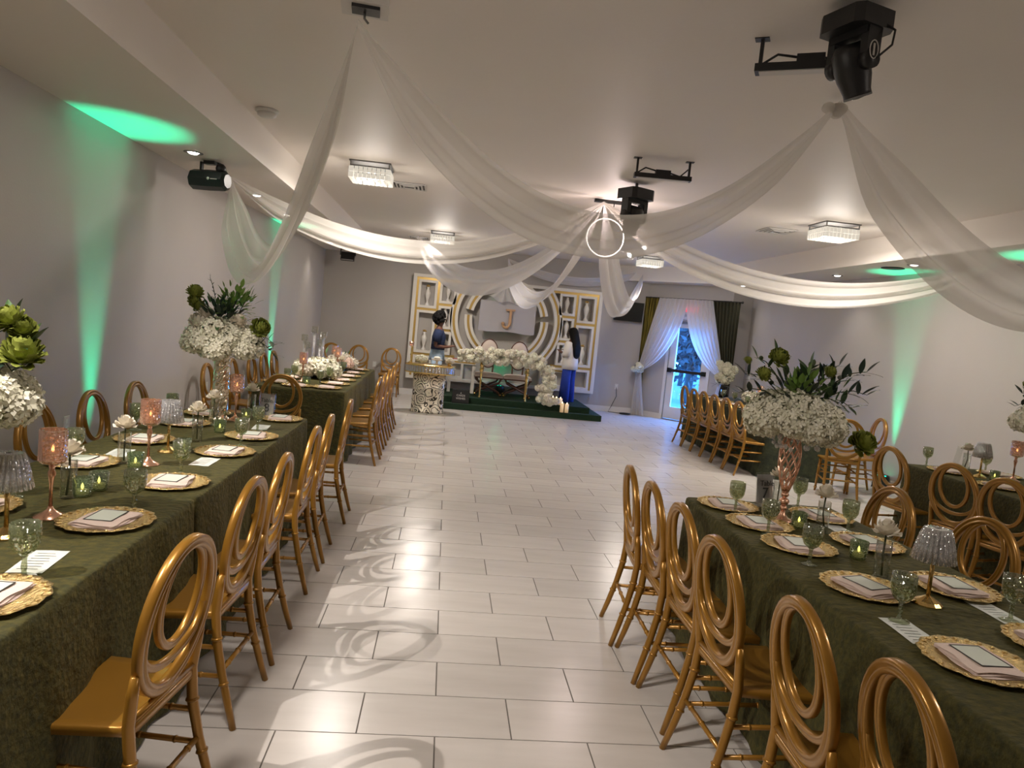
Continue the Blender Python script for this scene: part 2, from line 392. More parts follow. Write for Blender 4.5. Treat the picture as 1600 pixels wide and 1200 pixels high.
# ---------------------------------------------------------------- ceiling fixtures
def fixture(x, y, label, k=1):
    t = thing('crystal_ceiling_light', label, 'ceiling light', (x, y, ZC), 0, 'crystal ceiling lights')
    MB().box(-.20, .20, -.20, .20, -.012, 0).build('canopy', 'metal_grey', t)
    m = MB()
    for sx in (-1, 1):
        m.box(sx*.185-.006, sx*.185+.006, -.19, .19, -.055, -.045); m.box(-.19, .19, sx*.185-.006, sx*.185+.006, -.055, -.045)
        for sy in (-1, 1): m.box(sx*.185-.005, sx*.185+.005, sy*.185-.005, sy*.185+.005, -.055, -.01)
    m.build('frame', 'metal_grey', t)
    m = MB()
    for row in (0, 1):
        for i in range(9):
            u = -.17+i*.0425
            for (px, py) in ((u, -.185), (u, .185), (-.185, u), (.185, u)):
                z = -.06-row*.055; m.box(px-.017, px+.017, py-.012, py+.012, z-.05, z)
    m.build('crystal_strips', 'crystal_lit', t)
    m = MB()
    for i in range(5):
        for j in range(5): m.ball((-.13+i*.065, -.13+j*.065, -.15), .024, 6, 4)
    m.build('crystal_drops', 'crystal_lit', t)
    l = point('bulb', (x, y, ZC-.2), L_FIXTURE*k*.36, WARM, .16); l.parent = t; l.location = (0, 0, -.26)
    l = disc('lamp_disc', (x, y, ZC-.2), L_FIXTURE*k*.80, WARM, .34); l.parent = t; l.location = (0, 0, -.185)
fixture(-.88, 7.36, 'lit crystal ceiling light beside the vent, near the white swag at left', .62)
fixture(-.21, 12.4, 'small lit crystal ceiling light above the backdrop, left of centre')
fixture(4.14, 7.65, 'lit crystal ceiling light on the right side of the ceiling')
fixture(3.50, 12.65, 'small lit crystal ceiling light before the curtained door', .5)
fixture(-.88, 1.6, 'crystal ceiling light overhead nearest the camera, out of frame left', .75); fixture(4.14, 1.6, 'crystal ceiling light overhead nearest the camera, out of frame right', .65)
def downlight(x, y, label, e=None, tgt=None, ang=1.9, r=.03, z=ZS):
    t = thing('recessed_downlight', label, 'downlight', (x, y, z), 0, 'recessed downlights')
    MB().lathe([(.075, 0), (.075, -.004), (.055, -.006), (.05, 0)], 20).build('bezel', 'metal_grey', t)
    MB().lathe([(.045, -.001), (.030, -.012), (0.001, -.016)], 16).build('bulb', 'lamp_white', t)
    l = spot('downlight_beam', (x, y, z-.03), tgt or (x, y, 0), e or L_DOWN, WARM, ang, .9, r); l.parent = t; l.location = (0, 0, -.03)
downlight(-2.17, 6.15, 'glowing recessed downlight in the left soffit before the green glow', 5, None, 1.2)
downlight(-2.2, 13.1, 'small recessed downlight in the left soffit by the far wall')
downlight(-2.2, 9.7, 'recessed downlight in the left soffit behind the white swag')
downlight(5.42, 9.75, 'small recessed downlight in the right soffit left of black speaker')
downlight(5.42, 6.2, 'recessed downlight in the right soffit beyond the big swag')
downlight(5.42, 13.0, 'tiny recessed downlight above the curtained door', 8)
downlight(-2.2, 1.35, 'recessed downlight in left soffit nearest the camera', L_SPOT, (-.55, 2.7, .2), 1.25, .012)
downlight(-2.2, 3.15, 'recessed downlight in left soffit second from the camera', L_SPOT, (-.5, 4.7, .2), 1.1, .012)
downlight(-2.2, 8.2, 'recessed downlight in left soffit behind the black barrel light', L_SPOT*.8, (-.6, 9.4, .2), 1.2, .012)
downlight(5.3, 7.9, 'recessed downlight in right soffit over the table by door', L_SPOT*.6, (3.9, 9.2, .2), 1.2, .012)
downlight(5.3, 2.6, 'recessed downlight in right soffit nearest the camera', L_DOWN)

def vent(x, y, label, s=.26):
    t = thing('ceiling_vent', label, 'vent', (x, y, ZC), 0, 'square ceiling vents')
    m = MB()
    for k in range(4):
        q = s*(1-k*.22)/2*1.0; w = .009; z = -.005-.012*k*.4
        for sx in (-1, 1): m.box(sx*q-w, sx*q+w, -q, q, z-.008, z); m.box(-q, q, sx*q-w, sx*q+w, z-.008, z)
    m.build('louvres', 'plastic_white', t); MB().box(-s/2, s/2, -s/2, s/2, -.002, 0).build('throat', 'black', t)
p = on(640, 290, ZC); vent(p.x, p.y, 'square white ceiling vent beside a lit crystal light', .36)
p = on(1214, 360, ZC); vent(p.x, p.y, 'square white ceiling vent left of right crystal ceiling light', .36)
p = on(655, 371, ZC); vent(p.x, p.y, 'small ceiling vent above backdrop beside small crystal light', .34)
sd = thing('smoke_detector', 'round white smoke detector beside the soffit edge', 'smoke detector', (-1.50, 5.72, ZC))
MB().lathe([(.085, 0), (.085, -.02), (.075, -.024)], 24).build('base', 'plastic_white', sd); MB().lathe([(.07, -.02), (.068, -.045), (.05, -.055), (.0, -.056)], 24).build('cover', 'plastic_white', sd)
p = on(1407, 420, ZS); sp = thing('ceiling_speaker', 'flat round black speaker in the right soffit', 'speaker', (p.x-.1, p.y, ZS))
MB().lathe([(.13, 0), (.13, -.008), (.11, -.012), (0, -.010)], 28).build('grille', 'black', sp)

def moving_head(loc, rz, label, tilt=.35):
    t = thing('moving_head_light', label, 'stage light', loc, rz)
    MB().tube([(0, 0, 0), (0, 0, -.06)], .014, 8).build('hanger', 'metal_grey', t)
    m = MB(); m.prism([(-.14, -.10), (-.10, -.13), (.10, -.13), (.14, -.10), (.14, .10), (.10, .13), (-.10, .13), (-.14, .10)], -.155, -.06); m.build('base', 'black', t)
    R = Matrix.Rotation(tilt, 3, 'X')
    m = MB()
    for sx in (-1, 1):
        m.cbox((sx*.105, 0, -.24), .022, .045, .09); m.lathe([(.05, -.024), (.05, .024)], 16, (sx*.105, 0, -.31), R=Matrix.Rotation(PI/2, 3, 'Y'))
    m.cbox((0, 0, -.17), .12, .05, .02); m.build('yoke', 'black', t)
    h = MB(); h.lathe([(.06, .10), (.085, .06), (.09, -.02), (.085, -.07), (.068, -.14), (.068, -.165)], 20, (0, 0, -.31), R=R); hd = h.build('head', 'black', t)
    MB().lathe([(.069, -.160), (.069, -.172), (.05, -.172), (.048, -.160)], 20, (0, 0, -.31), R=R).build('bezel', 'metal_grey', hd)
    MB().lathe([(.048, -.166), (.03, -.174), (0, -.178)], 20, (0, 0, -.31), R=R).build('lens', 'black_gloss', hd)
    m = MB(); e = [(.129, .028*math.cos(a), -.27+.045*math.sin(a)) for a in [2*PI*i/24 for i in range(24)]]
    m.tube(e, .003, 6, True); m.box(.127, .13, -.006, .006, -.30, -.24)
    m.build('emblem', 'plastic_white', t)
    MB().tube([(.12, .05, -.12), (.17, .08, -.17), (.18, .06, -.25), (.13, .02, -.31)], .006, 6).build('cable', 'black', t)
    return t
p = on(1343, 6, ZC); moving_head((p.x, p.y, ZC), -1.25, 'large black moving head light hanging from ceiling, with oval emblem', .45).scale = (.80, .80, .78)
moving_head((1.66, 6.75, ZC), .5, 'smaller black moving head light above the ring pendant', .25)
def led_bar(loc, rz, label, L=.42):
    t = thing('led_bar', label, 'stage light', loc, rz, 'LED bars under the ceiling')
    for sx in (-1, 1): MB().box(sx*(L/2)-.008, sx*(L/2)+.008, -.012, .012, -.14, 0).box(sx*(L/2)-.035, sx*(L/2)+.03, -.025, .025, -.004, 0).build('bracket', 'black', t)
    MB().box(-L/2-.02, L/2+.02, -.035, .035, -.155, -.12).build('housing', 'black', t)
    MB().box(-L/2, L/2, -.028, .028, -.159, -.154).build('lens_strip', 'plastic_white', t)
    m = MB().box(-.06, .06, -.03, .03, -.12, -.085); m.tube([(-L/2, 0, -.12), (-L/3, .01, -.07), (-.06, 0, -.09)], .006, 6); m.tube([(.06, 0, -.10), (L/3, 0, -.12), (L/2, .02, -.05)], .006, 6)
    m.build('driver_and_cable', 'black', t)
p = on(1193, 62, ZC); led_bar((p.x+.19, p.y-.11, ZC), -.5, 'black LED bar on brackets beside large moving head light', .44)
p = on(1038, 250, ZC); led_bar((p.x, p.y, ZC), -.12, 'black LED bar on brackets behind the smaller moving head', .42)
# barrel light on the left soffit
t = thing('barrel_light', 'black barrel-shaped stage light with white logo under the left soffit', 'stage light', (-2.13, 6.45, ZS), -.25)
RX = Matrix.Rotation(PI/2, 3, 'Y')
MB().lathe([(.06, -.17), (.085, -.15), (.088, 0), (.085, .15), (.06, .17)], 8, (0, 0, -.16), R=RX, smooth=False).build('body', 'dark_teal', t)
m = MB().box(-.05, .05, -.03, .03, -.03, 0); m.box(-.09, -.07, -.015, .015, -.09, -.01); m.box(.07, .09, -.015, .015, -.09, -.01); m.ball((.10, 0, -.06), .045, 8, 6); m.build('clamp', 'black', t)
m = MB(); m.lathe([(.012, 0), (.012, .002)], 12, (.04, -.089, -.16), R=Matrix.Rotation(PI/2, 3, 'X')); m.box(.06, .12, -.0895, -.086, -.165, -.158); m.build('logo', 'plastic_white', t)
# flood light on far soffit
p = on(538, 385, ZS); t = thing('flood_light', 'small square flood light under left soffit by far wall', 'stage light', (p.x, 14.2, ZS), 0)
m = MB().box(-.15, -.13, -.02, .02, -.12, 0); m.box(.13, .15, -.02, .02, -.12, 0); m.box(-.15, .15, -.02, .02, -.02, 0); m.build('bracket', 'black', t)
R = Matrix.Rotation(-.5, 3, 'X'); MB().cbox((0, 0, -.14), .13, .03, .08, 0, R).build('housing', 'black', t); MB().cbox((0, -.03, -.15), .115, .004, .066, 0, R).build('lens', 'plastic_white', t)
# mounting plate where the near swag is tied
p = on(572, 8, ZC); t = thing('ceiling_mount', 'white and black ceiling mount holding the near swag', 'bracket', (p.x, p.y-.02, ZC), .1)
MB().box(-.11, .11, -.09, .09, -.03, 0).build('plate', 'plastic_white', t); MB().box(-.06, .07, -.06, .03, -.045, -.03).build('clamp', 'black', t)
MB().tube([(0, 0, -.03), (0, .0, -.07), (.02, 0, -.09)], .006, 6).build('hook', 'metal_grey', t)
# ring pendant with two bulbs under the hub
t = thing('ring_pendant', 'glowing white ring pendant with two clear globe bulbs', 'pendant light', (1.62, 7.75, ZC))
MB().box(-.16, .14, -.03, .03, -.03, 0).build('ceiling_bar', 'black', t)
m = MB(); m.tube([(-.06, 0, -.03), (-.06, 0, -.2)], .005, 6); m.tube([(.06, 0, -.03), (.05, 0, -.2)], .005, 6); m.build('rods', 'black', t)
MB().tube([(.205*math.cos(a), 0, -.40+.205*math.sin(a)) for a in [2*PI*i/48 for i in range(48)]], .0065, 8, True).build('ring', 'ring_lit', t)
MB().tube([(.16, 0, -.52), (.28, 0, -.55), (.42, .0, -.46)], .005, 6).build('arm', 'metal_grey', t)
for (x, z) in ((.29, -.56), (.45, -.46)):
    g = MB().ball((x, 0, z), .055, 16, 10).build('globe', 'glass_clear', t); MB().ball((x, 0, z), .022, 8, 6).build('filament', 'lamp_white', g)
l = point('pendant_glow', (0, 0, 0), L_HUB, (1, .80, .76), .12); l.parent = t; l.location = (.1, -.1, -.40)

# ---------------------------------------------------------------- white swags
def swag(label, A, B, st, sb, amp=.045, w0=.11, skew=.5, nf=2.3, mat='sheer', nu=48, nv=26, wid=.12, lat=.12):
    A, B = Vector(A), Vector(B); d = B-A; n = Vector((-d.y, d.x, 0)).normalized(); rng = random.Random(label)
    ph = rng.random()*6
    def fn(u, v):
        uu = u if skew == .5 else u+(.5-skew)*-4*u*(1-u)*.5
        base = A+d*uu; par = 4*u*(1-u); g = min(1, 6*min(u, 1-u)+.12); g = g*g*(3-2*g)
        sag = (st+(sb-st)*v)*par
        off = math.sin(v*nf*PI*2+ph+u*2.0)*amp*g*(.55+.45*math.sin(v*3+ph)) + (v-.5)*lat*g + (v-.5)*.16*math.sin(PI*u)*.6
        zz = base.z-sag-w0*v*(.35+.65*g)+.006*math.sin(v*nf*PI*4+ph)*g
        sh = d.normalized()*((v-.5)*wid*-math.cos(PI*u)*g)
        return base+n*off+Vector((sh.x, sh.y, zz-base.z))
    o = MB().grid(fn, nu, nv).build('white_swag', mat); return tag(o, label, 'drape', 'white ceiling swags')
N1, N2, HB = (-.565, 3.68, 3.04), (2.06, 3.92, 3.05), (1.54, 7.62, 3.03)
AL, AR = (-2.02, 6.66, 2.70), (5.32, 6.66, 2.70)
AR2 = (5.45, 4.7, 2.73)
F1, F2, F3 = (-.66, 12.9, 3.03), (1.1, 14.5, 2.95), (3.9, 14.5, 2.98)
swag('long white swag hanging across the middle between near mount and big moving head', N1, N2, .80, .94, w0=.07)
swag('deep white swag looping from the near mount to the barrel light', N1, AL, .82, 1.02, lat=.12, nf=3)
swag('white swag falling from the big moving head toward the right wall', N2, AR2, .66, .86, lat=.14)
swag('white swag stretching from the barrel light to the ceiling hub', AL, HB, .50, .64, w0=.08)
swag('white swag stretching from the ceiling hub to the right soffit', HB, AR, .48, .66, w0=.08)
swag('white swag between ceiling hub and the ceiling above backdrop left', HB, F1, .66, .93, mat='sheer_white')
swag('white swag running from ceiling hub to the draped screen', HB, F2, .80, .98, mat='sheer_white')
swag('narrow deep white swag from ceiling hub to corner above the black television', HB, F3, .80, 1.0, amp=.06, mat='sheer_white')
swag('thin white swag across the top of the backdrop', F2, F3, .26, .36, amp=.02, w0=.06, mat='sheer_white')
# knots where swags are tied
def knot(p, r, label):
    m = MB(); rng = random.Random(label)
    for k in range(5): m.ball((rng.gauss(0, r*.4), rng.gauss(0, r*.4), rng.gauss(-.02, r*.4)), r*.7, 10, 7, 0, (1, 1, .8))
    tag(m.build('fabric_knot', 'sheer', None, p), label, 'drape')
knot((N2[0], N2[1], N2[2]-.04), .055, 'bunched white fabric knot under the big moving head')

# ---------------------------------------------------------------- banquet tables and cloths
TZ = .765
def table(x0, x1, y0, y1, lab_t, lab_c, mat='velvet', seed=1, tight=0):
    cx, cy = (x0+x1)/2, (y0+y1)/2
    t = thing('banquet_table', lab_t, 'table', (cx, cy, 0), 0, 'long banquet tables')
    hx, hy = (x1-x0)/2-.012, (y1-y0)/2-.012
    MB().box(-hx, hx, -hy, hy, .72, .757).build('tabletop', 'plastic_white', t)
    for sx in (-1, 1):
        for sy in (-1, 1): MB().tube([(sx*(hx-.1), sy*(hy-.25), 0), (sx*(hx-.1), sy*(hy-.25), .72)], .014, 8).build('leg', 'metal_grey', t)
    # cloth
    rng = random.Random(seed); W, D = x1-x0, y1-y0; rc = .03; per = []
    corners = [(W/2-rc, D/2-rc, 0), (-W/2+rc, D/2-rc, PI/2), (-W/2+rc, -D/2+rc, PI), (W/2-rc, -D/2+rc, 1.5*PI)]
    for k, (x, y, a0) in enumerate(corners):
        for i in range(5): a = a0+PI/2*i/4; per.append((x+rc*math.cos(a), y+rc*math.sin(a), math.cos(a), math.sin(a)))
        nx, ny, na = corners[(k+1) % 4]; a = a0+PI/2
        ex, ey = x+rc*math.cos(a), y+rc*math.sin(a); fx, fy = nx+rc*math.cos(na), ny+rc*math.sin(na)
        n = int(math.hypot(fx-ex, fy-ey)/.035)
        for i in range(1, n): per.append((ex+(fx-ex)*i/n, ey+(fy-ey)*i/n, math.cos(a), math.sin(a)))
    N = len(per); ph = [rng.random()*6.28 for _ in range(4)]
    rows = [(.760, -.020, 0), (.7655, -.014, 0), (.7655, -.006, 0), (.760, .002, 0), (.74, .006, .1), (.64, .010, .3), (.5, .018, .6), (.34, .028, .85), (.18, .036, 1), (.012, .044, 1.1)]
    vs = []; acc = [0]
    for i in range(1, N): acc.append(acc[-1]+math.hypot(per[i][0]-per[i-1][0], per[i][1]-per[i-1][1]))
    for (z, o, am) in rows[1:]:
        for i, (x, y, nx, ny) in enumerate(per):
            s = acc[i]; wv = am*(.012*math.sin(s*14+ph[0]+math.sin(s*3))+.010*math.sin(s*6.1+ph[1])+.006*math.sin(s*31+ph[2]))
            if tight and ny*tight > .3: o2, wv = min(o, .002), 0
            else: o2 = o
            vs.append((x+nx*(o2+wv), y+ny*(o2+wv), z))
    R_ = len(rows)-1
    fs = [(j*N+i, (j+1)*N+i, (j+1)*N+(i+1) % N, j*N+(i+1) % N) for j in range(R_-1) for i in range(N)]
    m = MB().add(vs, fs); top = [vs[i] for i in range(N)]
    m.add(top, [tuple(range(N))], 0, False)
    o = m.build('tablecloth', mat, None, (cx, cy, 0)); tag(o, lab_c, 'tablecloth', 'green velvet tablecloths')
AX0, AX1 = -1.90, -1.00
table(AX0, AX1, 3.11, 5.55, 'banquet table under green cloth, far half of the left near row', 'olive velvet cloth on far half of left near table, under glitter column', tight=-1)
table(AX0, AX1, .66, 3.10, 'banquet table under green cloth at the bottom left corner', 'olive velvet cloth on the table at the bottom left corner', seed=2, tight=1)
table(-1.93, -1.00, 7.50, 9.13, 'banquet table under green cloth, near half of left far row', 'green velvet cloth on near half of left far table, dark end facing camera', seed=3, tight=1)
table(-1.93, -1.02, 9.14, 10.78, 'banquet table under green cloth, far half of left far row', 'green velvet cloth on far half of left far table before the far wall', seed=4, tight=-1)
CX0, CX1 = 1.42, 2.28
table(CX0, CX1, 1.41, 3.85, 'banquet table under green cloth, right foreground, with gold lattice vase', 'olive velvet cloth on right foreground table with the table number sign', seed=5, tight=-1)
table(CX0, CX1, -1.04, 1.40, 'banquet table under green cloth, nearest the camera at right', 'olive velvet cloth nearest the camera, bottom right corner', seed=6, tight=1)
table(4.06, 4.92, 3.36, 5.80, 'banquet table under green cloth along the right wall', 'olive velvet cloth on table along right wall', seed=7)
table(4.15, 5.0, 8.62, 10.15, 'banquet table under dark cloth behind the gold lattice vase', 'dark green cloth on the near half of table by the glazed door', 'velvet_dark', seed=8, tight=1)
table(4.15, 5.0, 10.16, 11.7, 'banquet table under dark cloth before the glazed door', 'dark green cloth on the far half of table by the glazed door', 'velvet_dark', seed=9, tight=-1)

# ---------------------------------------------------------------- oval-back chairs
def ell(cx, cz, a, b, a0, a1, n, yf): 
    return [(cx+a*math.cos(a0+(a1-a0)*i/n), yf(cz+b*math.sin(a0+(a1-a0)*i/n)), cz+b*math.sin(a0+(a1-a0)*i/n)) for i in range(n+1)]
YB = lambda z: -.185-(z-.45)*.13
def bands(m, p0, p1, r, ts):
    p0, p1 = Vector(p0), Vector(p1)
    for t in ts:
        c = p0.lerp(p1, t); d = (p1-p0).normalized()*.006
        m.tube([c-d, c, c+d], [r*1.05, r*1.32, r*1.05], 8)
def make_chair():
    t = thing('oval_back_chair', 'gold chair', 'chair')
    # seat: rounded trapezoid slab, slightly dished
    out = []
    for (x, y, rr, a0) in ((.205-.05, .20-.05, .05, 0), (-.205+.05, .20-.05, .05, PI/2), (-.185+.04, -.20+.04, .04, PI), (.185-.04, -.20+.04, .04, 1.5*PI)):
        for i in range(6): a = a0+PI/2*i/5; out.append((x+rr*math.cos(a), y+rr*math.sin(a)))
    n = len(out); vs = []
    for (s, z) in ((.94, .418), (1, .424), (1, .446), (.97, .452), (.80, .448), (.4, .443)):
        vs += [(x*s, y*s, z-(.018*max(0, y*s)/.2 if z > .42 and y > .12 else 0)) for x, y in out]
    fs = [(j*n+i, j*n+(i+1) % n, (j+1)*n+(i+1) % n, (j+1)*n+i) for j in range(5) for i in range(n)]+[tuple(range(n-1, -1, -1)), tuple(5*n+i for i in range(n))]
    MB().add(vs, fs).build('seat', 'chair_gold', t)
    for sx in (-1, 1):                                   # front legs
        p0, p1 = (sx*.165, .155, .425), (sx*.182, .178, 0)
        m = MB().tube([p0, Vector(p0).lerp(Vector(p1), .5), p1], [.0175, .0165, .0125], 10); bands(m, p0, p1, .0165, (.28, .52, .9)); m.build('leg', 'chair_gold', t)
    for sx in (-1, 1):                                   # rear legs run up to the oval
        path = [(sx*.190, -.285, 0), (sx*.182, -.255, .10), (sx*.175, -.222, .22), (sx*.172, -.197, .34), (sx*.174, -.187, .45), (sx*.180, YB(.54), .54), (sx*.184, YB(.60), .60)]
        m = MB().tube(path, [.0125, .0145, .016, .0172, .0172, .0165, .012], 10); bands(m, path[1], path[2], .0158, (.6,)); bands(m, path[3], path[4], .0172, (.05,)); m.build('leg', 'chair_gold', t)
    # rings with a grooved face
    pr = [(-1, -.72), (-.72, -.95), (-.28, -.98), (0, -.62), (.28, -.98), (.72, -.95), (1, -.72), (1, .72), (.72, .95), (.28, .98), (0, .62), (-.28, .98), (-.72, .95), (-1, .72)]
    def ring(cz, a, b, r, name, a0=0, a1=2*PI, n=44):
        P = [Vector(p) for p in ell(0, cz, a, b, a0, a1, n, YB)]
        closed = abs(a1-a0-2*PI) < 1e-6
        if closed: P = P[:-1]
        N = len(P); vs = []; k = len(pr)
        for i in range(N):
            tg = (P[(i+1) % N]-P[i-1]) if closed else (P[min(i+1, N-1)]-P[max(i-1, 0)]); tg.normalize()
            yv = Vector((0, 1, .13)).normalized(); yv = (yv-tg*yv.dot(tg)).normalized(); xv = tg.cross(yv)
            for (u, w) in pr: vs.append(P[i]+xv*(u*r)+yv*(w*r*.85))
        fs = [(i*k+j, ((i+1) % N)*k+j, ((i+1) % N)*k+(j+1) % k, i*k+(j+1) % k) for i in range(N if closed else N-1) for j in range(k)]
        MB().add(vs, fs).build(name, 'chair_gold', t)
    ring(.702, .185, .218, .0185, 'outer_oval')
    ring(.762, .114, .150, .0125, 'inner_oval')
    ring(.668, .172, .106, .0120, 'crossing_arc', PI*.97, PI*2.03, 26)
    rail = MB().tube([(-.172, -.19, .462), (0, -.195, .466), (.172, -.19, .462)], .011, 8); rail.build('lower_rail', 'chair_gold', t)
    def st(p0, p1, ts=(.2, .5, .8)):
        m = MB().tube([p0, p1], .0095, 8); bands(m, p0, p1, .0095, ts); m.build('stretcher', 'chair_gold', t)
    for sx in (-1, 1):
        st((sx*.172, .165, .31), (sx*.173, -.203, .31)); st((sx*.176, .170, .20), (sx*.176, -.226, .20))
    st((-.17, .163, .33), (.17, .163, .33)); st((-.174, .170, .24), (.174, .170, .24)); st((-.175, -.222, .22), (.175, -.222, .22))
    return t
chair = Proto(make_chair())
def chair_at(bx, by, face, label, group):
    """bx, by: top of the back; face: direction the sitter faces, degrees from +Y (counter-clockwise)"""
    a = math.radians(face); f = Vector((-math.sin(a), math.cos(a), 0))
    c = Vector((bx, by, 0))+f*.245; chair.put((c.x, c.y, 0), a, label, group)
G = 'gold oval-back chairs'
rowA = [(-.68, 2.09, 82), (-.70, 2.86, 86), (-.69, 3.37, 90), (-.70, 4.20, 90), (-.70, 4.72, 92), (-.69, 5.60, 92)]
for i, (x, y, a) in enumerate(rowA): chair_at(x, y, a, f'gold oval-back chair on aisle side of left near table, {ORD[i]} from camera', G)
for i, y in enumerate((4.25, 4.91, 5.58)): chair_at(-2.29, y, -90, f'gold oval-back chair between left wall and near table, {ORD[i]} from camera', G)
for i, y in enumerate((7.75, 8.35, 8.98, 9.62, 10.3)): chair_at(-.66, y, 90+(-3 if i == 0 else 1), f'gold oval-back chair on aisle side of left far table, {ORD[i]} from camera', G)
for i, y in enumerate((7.58, 8.45, 9.25, 9.85, 10.42)): chair_at(-2.42, y, -90, f'gold oval-back chair between left wall and far table, {ORD[i]} from camera', G)
chair_at(-1.55, 7.10, 8, 'gold oval-back chair at the near end of left far table', G)
chair_at(-1.70, 14.45, 180, 'gold oval-back chair against the far wall, left of the outlet', G)
chair_at(-1.05, 14.45, 180, 'gold oval-back chair against the far wall, right of the outlet', G)
chair_at(-2.22, 14.3, 180, 'gold oval-back chair in the far left corner behind glass candlesticks', G)
rowC = [(1.13, 1.50, -95), (1.075, 1.885, -93), (1.055, 2.47, -88), (1.08, 2.95, -90), (1.07, 3.36, -92), (1.06, 3.75, -95)]
for i, (x, y, a) in enumerate(rowC): chair_at(x, y, a, f'gold oval-back chair on aisle side of right foreground table, {ORD[i]} from camera', G)
chair_at(2.58, 3.72, 94, 'gold oval-back chair across right foreground table, behind flower in cylinder', G)
chair_at(2.66, 3.12, 98, 'gold oval-back chair across right foreground table, right of crystal lamp', G)
chair_at(2.66, 2.35, 80, 'gold oval-back chair across right foreground table, out at right edge', G)
for i, (x, y, a) in enumerate(((3.80, 4.36, -76), (3.80, 4.86, -76), (3.74, 5.53, -82))): chair_at(x, y, a, f'gold oval-back chair at the table along right wall, {ORD[i]} from camera', G)
for i, y in enumerate((8.83, 9.25, 9.68, 10.1, 10.52, 10.95)): chair_at(3.82, y, -90, f'gold oval-back chair on aisle side of table by glazed door, {ORD[i]} from camera', G)
chair_at(4.63, 7.66, -18, 'gold oval-back chair at near end of table by glazed door', G)
chair_at(5.36, 8.18, 84, 'gold oval-back chair beside the green uplight at right wall', G)

# ---------------------------------------------------------------- table settings
def charger():
    t = thing('charger_plate', '-', 'charger plate')
    sc = lambda r, z, a: r*(1+(.022*math.sin(14*a)+.010*math.sin(28*a) if r > .14 else 0))
    MB().lathe([(.085, 0), (.10, .001), (.145, .010), (.162, .013), (.164, .016), (.150, .0145), (.112, .007), (.105, .0055), (0, .005)], 84, fn=sc).build('plate', 'gold_charger', t)
    m = MB()
    for i in range(28):
        a = 2*PI*i/28; r = .151*(1+.015*math.sin(14*a)); m.ball((r*math.cos(a), r*math.sin(a), .0165), .0075, 6, 4, 0, (1.3, 1, .5), Matrix.Rotation(a, 3, 'Z'))
    m.build('beaded_rim', 'gold_charger', t); return t
def napkin():
    t = thing('folded_napkin', '-', 'napkin'); rng = random.Random(3)
    for k in range(3):
        def fn(u, v, k=k):
            x = (u-.5)*(.205-.006*k); y = (v-.5)*(.165-.004*k); e = min(u, 1-u, v, 1-v)
            return (x+.004*math.sin(v*7+k), y+.003*math.sin(u*9+k*2), .012+.006*k+(.004 if e > .02 else -.002)+.0015*math.sin(u*8+v*5+k*2))
        m = MB().grid(fn, 10, 8)
        m.grid(lambda u, v: (fn(u, v)[0], fn(u, v)[1], fn(u, v)[2]-.0045), 10, 8); m.build('fold', 'napkin', t)
    return t
def menu():
    t = thing('menu_card', '-', 'card')
    MB().box(-.066, .066, -.048, .048, 0, .0012).build('card_sheet', 'card', t)
    m = MB()
    for s in (-1, 1): m.box(-.067, .067, s*.048-.0022, s*.048+.0022, .0010, .002); m.box(s*.0665-.0022, s*.0665+.0022, -.049, .049, .0010, .002)
    m.build('border', 'ink', t); return t
def goblet():
    t = thing('green_goblet', '-', 'goblet')
    MB().lathe([(.034, 0), (.034, .003), (.010, .008), (.0065, .02), (.009, .035), (.0065, .05), (.008, .062), (.012, .070)], 16).build('stem_and_foot', 'glass_green', t)
    fl = lambda r, z, a: r*(1+.045*math.cos(10*a))
    MB().lathe([(.010, .068), (.028, .082), (.038, .105), (.040, .130), (.039, .165), (.0365, .165), (.037, .130), (.030, .095), (.008, .078)], 40, fn=fl).build('bowl', 'glass_green', t)
    return t
def votive():
    t = thing('votive_candle', '-', 'candle')
    fl = lambda r, z, a: r*(1+.05*math.cos(12*a))
    MB().lathe([(.030, 0), (.033, .01), (.037, .080), (.034, .080), (.030, .012), (0, .008)], 36, fn=fl).build('glass_cup', 'glass_votive', t)
    MB().lathe([(.024, .010), (.024, .030), (0, .030)], 16).build('wax', 'wax', t)
    MB().lathe([(.001, .030), (.006, .038), (.005, .046), (.0005, .058)], 8).build('flame', 'flame', t); return t
def petals(m, c, r, layers, mi=0, seed=0, open_=1.0, sc=1):
    rng = random.Random(seed); C = Vector(c)
    for (n, rad, lift, size) in layers:
        a0 = rng.random()*6
        for i in range(n):
            a = a0+2*PI*i/n+rng.gauss(0, .08); d = Vector((math.cos(a), math.sin(a), 0)); sd = Vector((-d.y, d.x, 0)); wv = size*r*(.95+rng.random()*.15)
            def fn(u, v):
                q = (u-.5)*2; h = v
                wd = wv*(.35+.9*h-.45*h*h)*q
                rr = r*rad*(.25+.75*h)-.18*r*q*q*(1-rad*.4)
                z = r*(lift*h*1.0+.12*math.sin(q*3+a)*h-.10*h*h*(rad > .7))
                return C+d*rr+sd*wd+Vector((0, 0, z))
            m.grid(fn, 4, 3, mi)
    return m
ROSE = [(5, 1.0, .35, .62), (5, .85, .62, .60), (4, .62, .85, .55), (4, .40, 1.0, .42), (3, .2, 1.05, .3)]
